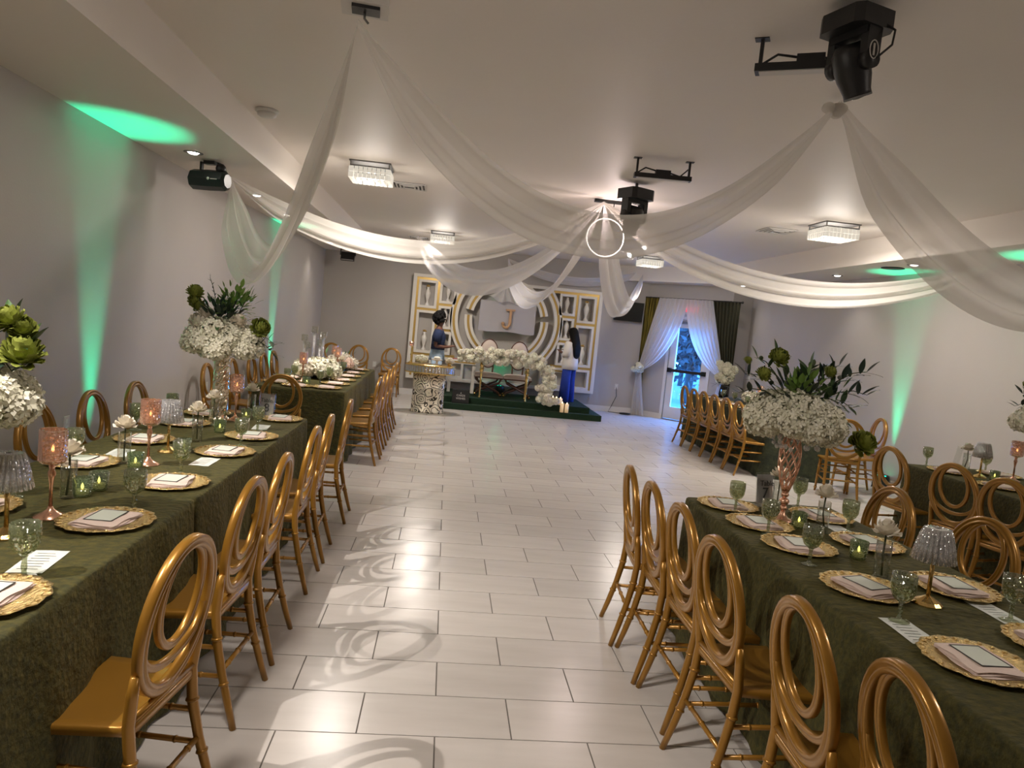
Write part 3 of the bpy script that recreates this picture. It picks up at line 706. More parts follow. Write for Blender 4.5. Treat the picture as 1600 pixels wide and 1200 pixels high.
def rose_vase():
    t = thing('rose_in_cylinder', '-', 'vase')
    MB().lathe([(.030, 0), (.030, .155), (.0275, .155), (.0275, .008), (0, .008)], 24).build('glass_cylinder', 'glass_clear', t)
    MB().tube([(.012, 0, .012), (-.004, 0, .1), (0, 0, .185)], .004, 6).build('stem', 'stem', t)
    m = MB(); petals(m, (0, 0, .178), .056, ROSE, seed=4); m.build('rose', 'flower_cream', t)
    m = MB()
    for a in (0, 2.1, 4.2): m.grid(lambda u, v, a=a: Vector((math.cos(a)*(.01+.03*v), math.sin(a)*(.01+.03*v), .178+.004*v))+Vector((-math.sin(a), math.cos(a), 0))*(u-.5)*.02*(1-v), 2, 3)
    m.build('sepals', 'leaf', t); return t
def crystal_lamp():
    t = thing('crystal_table_lamp', '-', 'lamp')
    MB().lathe([(.052, 0), (.052, .004), (.042, .014), (.020, .026), (.009, .032)], 12, smooth=False).build('base', 'gold', t)
    MB().lathe([(.0075, .028), (.0075, .19)], 12).build('stem', 'gold', t)
    fl = lambda r, z, a: r*(1+.11*abs(math.sin(9*a)))
    m = MB()
    for i in range(24):
        a = 2*PI*i/24; c_, s_ = math.cos(a), math.sin(a); m.tube([(.069*c_, .069*s_, .164), (.0605*c_, .0605*s_, .213), (.049*c_, .049*s_, .262), (.041*c_, .041*s_, .283)], [.0075, .0066, .0054, .0046], 6)
    m.build('crystal_ribs', 'crystal', t)
    MB().lathe([(.062, .165), (.063, .170), (.058, .215), (.046, .265), (.040, .282), (.010, .285), (.010, .282), (.037, .279), (.043, .26), (.055, .21), (.062, .166)], 72, fn=fl).build('shade', 'crystal_shade', t); return t
def rose_holder():
    t = thing('rose_gold_candle_holder', '-', 'candle holder')
    MB().lathe([(.055, 0), (.055, .004), (.030, .016), (.012, .03), (.008, .04)], 24).build('foot', 'rose_gold', t)
    MB().lathe([(.007, .035), (.006, .12), (.010, .145), (.014, .165), (.009, .18), (.012, .195)], 16).build('stem', 'rose_gold', t)
    MB().lathe([(.010, .192), (.040, .205)]+[(.046, .213+.0115*i) for i in range(11)]+[(.043, .328), (.041, .218), (0, .208)], 32, fn=lambda r, z, a: r*(1+(.05*math.sin(12*a+z*270)*math.sin(z*270) if r > .0435 else 0)), smooth=False).build('cup', 'rose_glass', t)
    MB().lathe([(.022, .212), (.022, .245), (0, .245)], 12).build('tealight', 'wax', t)
    MB().lathe([(.001, .245), (.006, .253), (.0005, .272)], 8).build('flame', 'flame', t); return t
def paper():
    t = thing('printed_paper_card', '-', 'card')
    MB().grid(lambda u, v: ((u-.5)*.10, (v-.5)*.20, .0008+.0015*math.sin(u*4+v*3)**2), 4, 6).build('sheet', 'card_white', t)
    m = MB()
    for k in range(7): m.box(-.032, .025+.008*math.sin(k*3), -.07+k*.023-.0012, -.07+k*.023+.0012, .0026, .0029)
    m.build('print_lines', 'metal_grey', t); return t
PR = {k: Proto(f()) for k, f in dict(charger=charger, napkin=napkin, menu=menu, goblet=goblet, votive=votive, rose=rose_vase, lamp=crystal_lamp, holder=rose_holder, paper=paper).items()}
NM = dict(charger='gold beaded charger plate', napkin='folded blush napkin', menu='black-bordered menu card', goblet='green cut-glass goblet', votive='green glass votive candle',
          rose='white rose in a clear glass cylinder', lamp='crystal-shaded gold table lamp', holder='rose-gold mercury glass candle holder', paper='printed white paper card')
GRP = dict(charger='gold charger plates', napkin='folded napkins', menu='menu cards', goblet='green goblets', votive='votive candles', rose='roses in cylinders', lamp='crystal lamps', holder='rose-gold holders', paper='paper cards')
rj = random.Random(11)
def seat(x, y, rz, where, with_menu=True):
    PR['charger'].put((x, y, TZ+.001), rz, f'{NM["charger"]} {where}', GRP['charger'])
    PR['napkin'].put((x, y, TZ-.001), rz+rj.gauss(0, .08), f'{NM["napkin"]} on the plate {where}', GRP['napkin'])
    if with_menu: PR['menu'].put((x, y, TZ+.0285), rz+rj.gauss(0, .05), f'{NM["menu"]} on the napkin {where}', GRP['menu'])
def put(kind, x, y, label, rz=None):
    return PR[kind].put((x, y, TZ+.001), rj.random()*6 if rz is None else rz, f'{NM[kind]} {label}', GRP[kind])
def putp(kind, px, py, label, rz=None):
    p = on(px, py, TZ); return put(kind, p.x, p.y, label, rz)
LA, LC, LB, LD, LE = 'left near table', 'right foreground table', 'left far table', 'table along right wall', 'table by glazed door'
for i, (x, y) in enumerate(((-1.17, 1.96), (-1.18, 2.69), (-1.18, 3.31), (-1.17, 4.06), (-1.165, 4.59), (-1.17, 5.38))):
    seat(x, y, PI/2+rj.gauss(0, .06), f'aisle side of {LA}, {ORD[i]} from camera')
for i, (x, y) in enumerate(((-1.69, 2.75), (-1.69, 3.57), (-1.67, 4.23), (-1.67, 4.87), (-1.68, 5.35))):
    seat(x, y, -PI/2+rj.gauss(0, .06), f'wall side of {LA}, {ORD[i]} from camera')
for i, (x, y) in enumerate(((1.655, 1.90), (1.66, 2.49), (1.65, 2.99), (1.62, 3.33), (1.60, 3.68))):
    seat(x, y, -PI/2+rj.gauss(0, .08), f'aisle side of {LC}, {ORD[i]} from camera')
for i, (x, y) in enumerate(((2.06, 2.05), (2.07, 2.56), (2.05, 3.11), (2.08, 3.58))):
    seat(x, y, PI/2+rj.gauss(0, .08), f'far side of {LC}, {ORD[i]} from camera')
for i, (x, y) in enumerate(((-1.22, 7.72), (-1.20, 8.2), (-1.19, 8.7), (-1.20, 9.25), (-1.21, 9.8), (-1.22, 10.4))):
    seat(x, y, PI/2, f'aisle side of {LB}, {ORD[i]} from camera', False)
for i, (x, y) in enumerate(((-1.52, 7.68), (-1.76, 7.9), (-1.75, 8.5))): seat(x, y, -PI/2, f'wall side of {LB}, {ORD[i]} from camera', False)
for i, (x, y) in enumerate(((4.27, 4.45), (4.26, 4.95), (4.25, 5.50))): seat(x, y, -PI/2, f'aisle side of {LD}, {ORD[i]} from camera', False)
for i, (x, y) in enumerate(((4.72, 4.95), (4.72, 5.52))): seat(x, y, PI/2, f'wall side of {LD}, {ORD[i]} from camera', False)
for i, (x, y) in enumerate(((4.34, 9.7), (4.34, 10.15), (4.34, 10.6), (4.34, 11.05))): seat(x, y, -PI/2, f'aisle side of {LE}, {ORD[i]} from camera', False)

# left near table
for i, (px, py) in enumerate(((37, 903), (209, 799), (282, 742), (376, 697), (402, 674))): putp('goblet', px, py, f'aisle side of {LA}, {ORD[i]} from camera')
for i, (px, py) in enumerate(((21, 777), (116, 722), (212, 672), (268, 652))): putp('goblet', px, py, f'wall side of {LA}, {ORD[i]} from camera')
for i, (px, py) in enumerate(((78, 808), (231, 726), (367, 657))): putp('holder', px, py, f'on {LA}, {ORD[i]} from camera')
for i, (px, py) in enumerate(((9, 838), (262, 706))): putp('lamp', px, py, f'on {LA}, {ORD[i]} from camera')
for i, (px, py) in enumerate(((106, 778), (193, 724), (307, 690), (333, 664), (392, 648))): putp('rose', px, py, f'on {LA}, {ORD[i]} from camera')
for i, (px, py) in enumerate(((128, 776), (154, 766), (211, 733), (287, 708), (343, 676), (384, 656))): putp('votive', px, py, f'on {LA}, {ORD[i]} from camera')
for i, (px, py, a) in enumerate(((61, 878, .1), (320, 722, .0), (408, 668, .1))): putp('paper', px, py, f'aisle side of {LA}, {ORD[i]} from camera', a+PI/2*0)
putp('paper', 187, 708, f'wall side of {LA} behind a rose', .1)
# right foreground table
for i, (px, py) in enumerate(((1404, 971), (1264, 882), (1199, 835), (1148, 801))): putp('goblet', px, py, f'aisle side of {LC}, {ORD[i]} from camera')
for i, (px, py) in enumerate(((1578, 971), (1324, 833), (1246, 792))): putp('goblet', px, py, f'far side of {LC}, {ORD[i]} from camera')
for i, (px, py) in enumerate(((1340, 873), (1247, 825))): putp('votive', px, py, f'on {LC}, {ORD[i]} from camera')
for i, (px, py) in enumerate(((1375, 903), (1283, 832), (1213, 795))): putp('rose', px, py, f'on {LC}, {ORD[i]} from camera')
putp('lamp', 1448, 944, f'on {LC}')
for i, (px, py, a) in enumerate(((1421, 987, -.05), (1556, 958, .0), (1313, 829, .0))): putp('paper', px, py, f'on {LC}, {("between nearest plates", "at right edge", "behind the far plates")[i]}', a)
# table along the right wall
for i, (px, py) in enumerate(((1539, 738), (1447, 728))): putp('goblet', px, py, f'on {LD}, {ORD[i]} from camera')
putp('rose', 1508, 736, f'on {LD}'); putp('lamp', 1530, 746, f'on {LD}'); putp('votive', 1553, 751, f'on {LD}'); putp('holder', 1582, 752, f'on {LD}')
# left far table
for i, (x, y) in enumerate(((-1.33, 7.95), (-1.31, 8.45), (-1.30, 8.95), (-1.30, 9.5), (-1.32, 10.1))): put('goblet', x, y, f'aisle side of {LB}, {ORD[i]} from camera')
for i, (x, y) in enumerate(((-1.66, 7.85), (-1.68, 8.3), (-1.68, 9.2))): put('goblet', x, y, f'wall side of {LB}, {ORD[i]} from camera')
for i, (x, y) in enumerate(((-1.57, 8.2), (-1.42, 9.75), (-1.55, 10.3))): put('holder', x, y, f'on {LB}, {ORD[i]} from camera')
for i, (x, y) in enumerate(((-1.50, 8.02), (-1.46, 7.9), (-1.38, 9.9))): put('votive', x, y, f'on {LB}, {ORD[i]} from camera')
for i, (x, y) in enumerate(((-1.35, 9.65), (-1.45, 10.5))): put('rose', x, y, f'on {LB}, {ORD[i]} from camera')
# table by the glazed door
for i, (x, y) in enumerate(((4.45, 10.0), (4.46, 10.5), (4.44, 10.9))): put('goblet', x, y, f'on {LE}, {ORD[i]} from camera')
put('holder', 4.62, 10.0, f'on {LE}')

# table number signs
def sign(px, py, num, rz, label):
    p = on(px, py, TZ); t = thing('table_number_sign', label, 'sign', (p.x, p.y, TZ+.001), rz)
    R = Matrix.Rotation(-.12, 3, 'X')
    MB().cbox((0, 0, .095), .062, .002, .090, 0, R).build('acrylic_panel', 'glass_clear', t)
    MB().cbox((0, .003, .095), .054, .0008, .080, 0, R).build('printed_sheet', 'screen_cloth', t)
    MB().box(-.065, .065, -.03, .03, 0, .005).build('base', 'glass_clear', t)
    ob('word', text_mesh('Table', .042, 'ink'), t, (0, -.013, .128), (PI/2-.12, 0, 0)); ob('numeral', text_mesh(num, .085, 'ink'), t, (0, -.007, .07), (PI/2-.12, 0, 0))
sign(1192, 790, '7', .25, 'acrylic table sign reading Table 7 before the gold lattice vase')
sign(416, 652, '8', -.2, 'acrylic table number sign at the far end of left near table')
p = on(1494, 730, TZ); t = thing('acrylic_sign', 'slanted clear acrylic sign on the table along right wall', 'sign', (p.x, p.y, TZ+.001), .5)
MB().cbox((0, 0, .09), .055, .002, .088, 0, Matrix.Rotation(.35, 3, 'Y')).build('panel', 'glass_clear', t); MB().box(-.05, .05, -.02, .02, 0, .004).build('base', 'glass_clear', t)

# ---------------------------------------------------------------- flowers
def head_mesh(name, mat, n, size, seed, flat=.8):
    """a round flower head: many small cupped florets over a core"""
    rng = random.Random(seed); m = MB(); m.ball((0, 0, 0), .66, 10, 7, 0, (1, 1, flat))
    for i in range(n):
        z = 1-2*(i+.5)/n; a = i*2.39996; q = math.sqrt(1-z*z)
        d = Vector((q*math.cos(a), q*math.sin(a), z)); d = (d+Vector((rng.gauss(0, .1), rng.gauss(0, .1), rng.gauss(0, .1)))).normalized()
        c = Vector((d.x, d.y, d.z*flat))*(.86+rng.random()*.14); s = d.orthogonal().normalized(); s.rotate(Matrix.Rotation(rng.random()*6, 3, d)); t = d.cross(s)
        for k in range(4):
            aa = k*PI/2; e1 = s*math.cos(aa)+t*math.sin(aa); e2 = s*math.cos(aa+1.57)+t*math.sin(aa+1.57); lift = d*size*(.25+rng.random()*.35)
            m.add([c, c+e1*size*.75+e2*size*.12+lift*.5, c+(e1+e2)*size*.85+lift, c+e2*size*.75+e1*size*.12+lift*.5], [(0, 1, 2, 3)], 0, False)
    return m.mesh(name, mat)
HY = [head_mesh('hydrangea', 'flower_white', 130, .21, s) for s in (1, 2, 3)]
HYL = [head_mesh('flower_head', 'flower_white', 44, .46, s) for s in (4, 5)]
HYC = head_mesh('flower_head', 'flower_cream', 44, .46, 6)
HYB = head_mesh('flower_head', 'flower_blush', 46, .34, 7)
def petal_ball(name, mat, seed, n=54):
    """overlapping cupped petals laid in a spiral over a ball"""
    m = MB(); rng = random.Random(seed); m.ball((0, 0, 0), .55, 10, 7)
    for i in range(n):
        z = -.85+1.8*(i+.5)/n; z = min(z, .97); a = i*2.39996+rng.gauss(0, .1); q = math.sqrt(1-z*z) if abs(z) < 1 else .1
        d = Vector((q*math.cos(a), q*math.sin(a), z)); t = Vector((0, 0, 1))-d*z
        t = t.normalized() if t.length > .15 else Vector((math.cos(a*1.7), math.sin(a*1.7), .2)).normalized()
        s_ = d.cross(t).normalized(); c = d*(.62+rng.random()*.06); w = .34+.10*rng.random(); o = .26-.16*max(0, z)+rng.random()*.08
        def fn(u, v):
            k = (u-.5)*2; return c+s_*(w*k*(.55+.75*v-.55*v*v))+t*(v*.72-.25)+d*(.02+o*v*v+.12*v-.13*k*k+.03*math.sin(k*5+i))
        m.grid(fn, 4, 4)
    return m.mesh(name, mat)
PEONY_G = petal_ball('green_bloom', 'flower_green', 3); PEONY_W = petal_ball('white_bloom', 'flower_cream', 5)
def leaf_mesh(name, mat, L=1, W=.36):
    m = MB(); m.grid(lambda u, v: Vector(((u-.5)*2*W*.5*math.sin(PI*min(1, v*.96+.03))**.8*(1.25-v*.5), v*L, .10*L*math.sin(v*2.2)+.10*abs(u-.5)*W)), 4, 6); return m.mesh(name, mat)
LF = leaf_mesh('leaf', 'leaf'); LFD = leaf_mesh('leaf', 'leaf_dark', 1, .34); LFB = leaf_mesh('leaf', 'leaf_bright', 1, .5)
def aim(d, roll=0):
    d = Vector(d).normalized(); q = d.to_track_quat('Y', 'Z').to_euler(); return q
def branch(t, p0, p1, n, size, me, rng, bend=.06, stem='stem'):
    p0, p1 = Vector(p0), Vector(p1); mid = p0.lerp(p1, .5)+Vector((0, 0, bend)); P = [p0, mid, p1]
    MB().tube([p0, p0.lerp(mid, .5)+Vector((0, 0, bend*.3)), mid, mid.lerp(p1, .5)+Vector((0, 0, bend*.25)), p1], [.0035, .003, .003, .0025, .0015], 5).build('stem', stem, t)
    d = (p1-p0).normalized(); s = d.orthogonal().normalized()
    for i in range(n):
        u = .35+.65*(i+1)/n; a = p0.lerp(mid, min(1, u*2)) if u < .5 else mid.lerp(p1, u*2-1)
        side = s.copy(); side.rotate(Matrix.Rotation(i*2.4+rng.random(), 3, d))
        dd = (d*.55+side*.9) if i < n-1 else d
        k = size*(.8+rng.random()*.4); ob('leaf', me, t, a, aim(dd), (k, k, k))
def fluff(t, c, r, n, size, me, rng, name='leaf'):
    for i in range(n):
        d = Vector((rng.gauss(0, 1), rng.gauss(0, 1), rng.gauss(.4, .8))).normalized(); k = size*(.7+rng.random()*.6)
        ob(name, me, t, Vector(c)+d*r*(.3+.7*rng.random()), aim(d+Vector((0, 0, .2))), (k, k, k))
def centrepiece(loc, top, label, vase, seed, R=.27, nh=15, hs=.105, greens=None, dome=.10):
    t = thing('flower_centrepiece', label, 'flower arrangement', loc, 0, 'tall flower centrepieces'); rng = random.Random(seed)
    vase(t, top)
    for i in range(nh):
        a = i*2.39996; hz = (i+.5)/nh; el = math.asin(min(1, hz*1.25-.25)) if hz > .2 else -.15; rr = R*math.cos(el)*.95; z = top+.07+dome*math.sin(el)+rng.gauss(0, .010)
        k = hs*(.9+rng.random()*.25); ob('hydrangea', HY[i % 3], t, (rr*math.cos(a), rr*math.sin(a), z), (rng.random()*.5, rng.random()*.5, rng.random()*6), (k, k, k))
    if greens: greens(t, top, rng)
    return t
def lattice_vase(t, top):
    MB().lathe([(.060, 0), (.060, .006), (.030, .016), (.014, .035), (.012, .05)], 24).build('foot', 'rose_gold', t)
    m = MB()
    for z, r in ((.065, .020), (.10, .026), (.135, .020)): m.ball((0, 0, z), r, 14, 9, 0, (1, 1, .8))
    m.tube([(0, 0, .03), (0, 0, .16)], .009, 8); m.build('beaded_stem', 'rose_gold', t)
    m = MB(); h0, h1 = .15, top+.01
    pr = lambda z: .014+.030*math.sin(PI*min(1, max(0, (z-h0)/(h1-h0)))*.97)+.016*((z-h0)/(h1-h0))
    for s in (-1, 1):
        for k in range(8):
            m.tube([(pr(z)*math.cos(k*PI/4+s*(z-h0)*9), pr(z)*math.sin(k*PI/4+s*(z-h0)*9), z) for z in [h0+(h1-h0)*i/14 for i in range(15)]], .0042, 6)
    for z in (h0, h1): m.tube([(pr(z)*math.cos(a), pr(z)*math.sin(a), z) for a in [2*PI*i/20 for i in range(20)]], .005, 6, True)
    m.build('lattice', 'rose_gold', t)
    dr = MB().ball((0, 0, 0), 1, 8, 6).mesh('crystal_drop', 'crystal'); rng = random.Random(2)
    for i in range(26):
        a = i*2.4; rr = .055+.085*rng.random(); z = top-.005-.055*rng.random(); ob('crystal_drop', dr, t, (rr*math.cos(a), rr*math.sin(a), z), (0, 0, 0), (.0115, .0115, .0135))
def glitter_column(t, top):
    fl = lambda r, z, a: r*(1+.07*math.sin(10*a+z*220)*math.sin(z*260+2*math.sin(5*a)))
    MB().lathe([(.062, 0), (.056, .012)]+[(.053, .012+(top-.012)*i/44) for i in range(1, 45)], 30, fn=fl, smooth=False).build('beaded_column', 'glitter', t)
M('glitter', (.82, .72, .56), .16, metal=.9)
def greens_right(t, top, rng):
    z = top+.14
    fluff(t, (-.02, -.05, z+.07), .12, 110, .050, LFB, rng); fluff(t, (.0, 0, z+.03), .18, 80, .068, LFD, rng); fluff(t, (.14, -.03, z+.06), .13, 50, .055, LF, rng)
    for (e, n, s, me) in (((-.30, -.02, z+.15), 8, .085, LFD), ((-.24, .0, z+.24), 6, .07, LF), ((-.15, -.02, z+.27), 7, .075, LF), ((.20, 0, z+.24), 9, .085, LFD), ((.34, -.02, z+.22), 11, .085, LFD), ((.37, 0, z+.10), 8, .09, LFD), ((.26, -.06, z+.03), 9, .075, LF), ((.05, 0, z+.22), 7, .085, LF), ((-.30, .03, z+.05), 6, .08, LFD)):
        branch(t, (e[0]*.15, e[1]*.1, z-.02), e, n, s, me, rng)
    for (c, k) in (((-.14, -.03, z+.25), .045), ((-.22, -.05, z+.16), .035), ((.14, -.02, z+.20), .032), ((.33, -.08, top-.0), .060), ((-.30, -.03, z+.22), .02)): ob('green_bloom', PEONY_G, t, c, (rng.random(), rng.random(), 0), (k, k, k))
def greens_left(t, top, rng):
    z = top+.13
    fluff(t, (.08, -.05, z+.21), .16, 150, .050, LFB, rng); fluff(t, (0, -.08, z+.09), .16, 110, .070, LFD, rng); fluff(t, (-.02, -.1, z+.15), .13, 50, .06, LF, rng)
    for (e, n, s, me) in (((-.12, 0, z+.40), 8, .03, LFD), ((.36, -.05, z-.02), 12, .075, LF), ((.37, -.05, z-.10), 9, .075, LFD), ((.17, 0, z+.30), 6, .06, LF), ((-.22, 0, z+.22), 6, .06, LFD)): branch(t, (e[0]*.2, e[1]*.2, z-.02), e, n, s, me, rng)
    for (c, k) in (((-.20, -.04, z+.285), .055), ((-.20, -.05, z+.225), .042), ((-.165, -.06, z+.19), .045), ((.26, -.06, z+.085), .062)): ob('green_bloom', PEONY_G, t, c, (rng.random(), rng.random(), 0), (k, k, k))
    for (c, k) in (((-.14, -.10, z+.08), .065), ((.12, -.1, z+.12), .05), ((-.10, -.1, z+.15), .045)): ob('white_bloom', PEONY_W, t, c, (.3, rng.random(), 0), (k, k, k))
def greens_edge(t, top, rng):
    z = top+.12
    for (c, k) in (((.10, -.02, z+.215), .040), ((.0, -.05, z+.21), .052), ((.035, -.05, z+.225), .042), ((.14, -.02, z+.11), .056), ((.05, -.04, z-.06), .068), ((-.08, 0, z+.15), .07), ((.13, -.01, z+.185), .038)): ob('green_bloom', PEONY_G, t, c, (rng.gauss(0, .4), rng.gauss(0, .4), rng.random()), (k, k, k))
    for (c, k) in (((.0, -.06, z+.05), .085), ((-.02, -.05, z+.12), .07)): ob('white_bloom', PEONY_W, t, c, (.3, rng.random(), 0), (k, k, k))
    for (e, n, s, me) in (((.16, -.02, z+.14), 4, .085, LF), ((.12, -.04, z+.05), 4, .085, LFD), ((.10, 0, z+.22), 5, .07, LF)): branch(t, (0, 0, z), e, n, s, me, rng)
centrepiece((1.805, 3.47, TZ+.001), .445, 'tall gold lattice vase of white hydrangeas and dark greenery, right foreground', lattice_vase, 5, R=.185, nh=22, hs=.090, greens=greens_right, dome=.09)
centrepiece((-1.56, 5.22, TZ+.001), .46, 'tall glittering column vase of white hydrangeas and green sprays, left', glitter_column, 6, R=.20, nh=22, hs=.088, greens=greens_left, dome=.12)
centrepiece((-1.46, 2.40, TZ+.001), .40, 'tall arrangement with big lime green blooms at left picture edge', glitter_column, 7, R=.10, nh=9, hs=.085, greens=greens_edge, dome=.05)
centrepiece((4.52, 4.86, TZ+.001), .44, 'tall white arrangement cut by the right picture edge', lattice_vase, 8, R=.185, nh=20, hs=.088, greens=greens_right, dome=.09)
# low arrangement and glass candlesticks on the left far table
def low_flowers(loc, label, n, rx, ry, hs, seed, cols=(0,)):
    t = thing('low_flower_arrangement', label, 'flower arrangement', loc); rng = random.Random(seed)
    MB().lathe([(.07, 0), (.09, .05), (.085, .055), (0, .05)], 20).build('bowl', 'black', t)
    pool = [HYL[0], HYL[1], HYC, HYB]
    for i in range(n):
        a = i*2.4; q = math.sqrt((i+.5)/n); k = hs*(.85+.3*rng.random()); me = pool[cols[i % len(cols)]]
        ob('flower_head', me, t, (rx*q*math.cos(a), ry*q*math.sin(a), .10+hs*(1.1-q)), (rng.random(), rng.random(), 0), (k, k, k))
    fluff(t, (0, 0, .10), max(rx, ry)*.9, 14, .07, LF, rng)
low_flowers((-1.50, 8.75, TZ+.001), 'low white hydrangea arrangement on the left far table', 14, .20, .28, .085, 4, (0, 1, 0, 2))
low_flowers((-1.40, 9.98, TZ+.001), 'low blush and white rose arrangement on left far table', 10, .15, .22, .08, 5, (2, 3, 3, 0))
def candlestick(px, pyt, label, h):
    d = ray(px, pyt); p = CPOS+d*(9.25/d.y)
    t = thing('glass_candlestick', label, 'candle holder', (p.x, 9.25+rj.gauss(0, .08), TZ+.001), 0, 'clear glass candlesticks')
    MB().lathe([(.04, 0), (.04, .012), (.018, .016)], 20).build('foot', 'crystal', t); MB().lathe([(.017, .014), (.017, h-.085)], 16).build('stem', 'crystal', t)
    MB().lathe([(.02, h-.085), (.042, h-.082), (.042, h), (.039, h), (.039, h-.078), (0, h-.078)], 24).build('cup', 'glass_clear', t)
for (a, b_, l, h) in ((476, 523, 'wide clear glass candlestick at left of the five', .49), (491, 511, 'tallest clear glass candlestick of the five', .60), (507, 519, 'clear glass candlestick right of the tallest', .545), (481, 535, 'shortest clear glass candlestick in front at left', .40), (503, 530, 'short clear glass candlestick in front at right', .45)): candlestick(a, b_, l, h)
# orchid-like white flowers on the table by the glazed door
t = thing('potted_white_orchid', 'tall white blooms in dark vase on table by glazed door', 'flower arrangement', (4.56, 11.2, TZ+.001)); rng = random.Random(5)
MB().lathe([(.06, 0), (.08, .08), (.06, .20), (.065, .22), (.0, .20)], 20).build('vase', 'black_gloss', t)
for i in range(16):
    a = i*2.4; q = .14*math.sqrt((i+.5)/16); k = .062; ob('flower_head', HYL[i % 2], t, (q*math.cos(a), q*math.sin(a)*.8, .30+.27*((i*7) % 16)/16), (rng.random(), rng.random(), 0), (k, k, k))
branch(t, (0, 0, .2), (-.16, -.02, .22), 4, .08, LFD, rng)
low_flowers((4.62, 10.2, TZ+.001), 'low white flower arrangement on table by glazed door', 9, .13, .2, .07, 8, (0, 2))

# ---------------------------------------------------------------- uplights and green beams
def uplight(x, y, tx, ty, label, e=None, ang=.44, z=0):
    t = thing('green_uplight', label, 'stage light', (x, y, z), 0, 'green floor uplights')
    MB().lathe([(.085, .03), (.095, .05), (.10, .15), (.092, .165), (.088, .15), (.0, .145)], 24).build('body', 'dark_teal', t)
    m = MB()
    for a in range(7):
        q = 0 if a == 0 else .055; m.lathe([(.018, 0), (.010, .008), (.001, .009)], 10, (q*math.cos(a*1.047), q*math.sin(a*1.047), .147))
    m.build('lenses', 'green_lens', t)
    m = MB(); m.tube([(-.105, 0, .1), (-.11, 0, .01), (-.10, .03, .006), (.10, .03, .006), (.11, 0, .01), (.105, 0, .1)], .008, 6); m.box(-.06, .06, -.03, .03, .0, .03); m.build('yoke', 'black', t)
    l = spot('uplight_beam', (0, 0, 0), (0, 0, 1), e or L_GREEN, GREEN, ang, .8, .04); l.parent = t; l.location = (0, 0, .20)
    l.rotation_euler = (Vector((tx, ty, 2.77))-Vector((x, y, z+.2))).to_track_quat('-Z', 'Y').to_euler()
uplight(-2.445, 5.45, -2.43, 5.43, 'green floor uplight at the left wall behind near table')
uplight(-2.445, 10.75, -2.46, 10.75, 'green floor uplight at the left wall behind far table')
uplight(5.745, 8.62, 5.75, 8.62, 'green floor uplight at the right wall beside a chair')
uplight(5.68, 6.3, 5.66, 6.3, 'green floor uplight at right wall behind the near right table')
uplight(1.16, 14.36, 1.16, 15.35, 'green floor uplight behind the sweetheart chairs', L_GREEN*.30, .55, .22)

# ---------------------------------------------------------------- stage with backdrop
st = thing('turf_stage', 'low two-step stage covered with dark green artificial turf', 'stage', (0, 0, 0))
MB().box(.05, 2.98, 12.88, 14.52, .004, .11).build('lower_step', 'turf', st); MB().box(.05, 2.78, 13.06, 14.52, .11, .22).build('upper_step', 'turf', st)
bd = thing('backdrop_panel', 'white and gold panelled backdrop with round arches and niches', 'backdrop', (1.19, YF-.004, 0))
BX = 1.19; BY0 = -.20
def bar(name, x0, x1, z0, z1, mat, y0=BY0, y1=0, par=None): return MB().box(x0-BX, x1-BX, y0, y1, z0, z1).build(name, mat, par or bd)
XA, XB, ZA, ZB = -.75, 3.13, .36, 2.47
bar('outer_stile', XA, XA+.07, ZA, ZB, 'panel_white'); bar('outer_stile', XB-.07, XB, ZA, ZB, 'panel_white')
bar('outer_rail', XA+.07, XB-.07, ZB-.06, ZB, 'panel_white'); bar('outer_rail', XA+.07, XB-.07, ZA, ZA+.06, 'panel_white')
bar('gold_stile', XA+.07, XA+.115, ZA+.06, ZB-.06, 'gold_paint', BY0+.02); bar('gold_stile', XB-.115, XB-.07, ZA+.06, ZB-.06, 'gold_paint', BY0+.02)
bar('gold_rail', XA+.115, .30, ZB-.11, ZB-.06, 'gold_paint', BY0+.02); bar('gold_rail', 2.08, XB-.115, ZB-.11, ZB-.06, 'gold_paint', BY0+.02)
def niche(x0, x1, z0, z1, w=.05):
    m = MB().box(x0-BX, x0+w-BX, BY0+.005, 0, z0, z1); m.box(x1-w-BX, x1-BX, BY0+.005, 0, z0, z1); m.box(x0+w-BX, x1-w-BX, BY0+.005, 0, z0, z0+w); m.box(x0+w-BX, x1-w-BX, BY0+.005, 0, z1-w, z1)
    m.build('niche_frame', 'panel_white', bd)
mir = lambda a, b_: (2*BX-b_, 2*BX-a)
NI = []
for (x0, x1, z0, z1) in ((-.635, -.255, 1.80, 2.36), (-.635, -.255, .89, 1.75), (-.635, -.255, .42, .84), (-.205, .135, 1.92, 2.36), (-.205, .075, 1.41, 1.87), (-.205, .10, .89, 1.36), (-.205, .40, .42, .84)):
    niche(x0, x1, z0, z1); a, b_ = mir(x0, x1); niche(a, b_, z0, z1); NI += [(x0, x1, z0, z1), (a, b_, z0, z1)]
for (x0, x1) in ((-.255, -.205),):
    bar('gold_stile', x0, x1, ZA+.06, ZB-.11, 'gold_paint', BY0+.02); a, b_ = mir(x0, x1); bar('gold_stile', a, b_, ZA+.06, ZB-.11, 'gold_paint', BY0+.02)
for (x0, x1, z0, z1) in ((-.635, -.255, 1.75, 1.80), (-.635, -.255, .84, .89), (-.205, .10, 1.87, 1.92), (-.205, .07, 1.36, 1.41), (-.205, .20, .84, .89)):
    bar('gold_rail', x0, x1, z0, z1, 'gold_paint', BY0+.02); a, b_ = mir(x0, x1); bar('gold_rail', a, b_, z0, z1, 'gold_paint', BY0+.02)
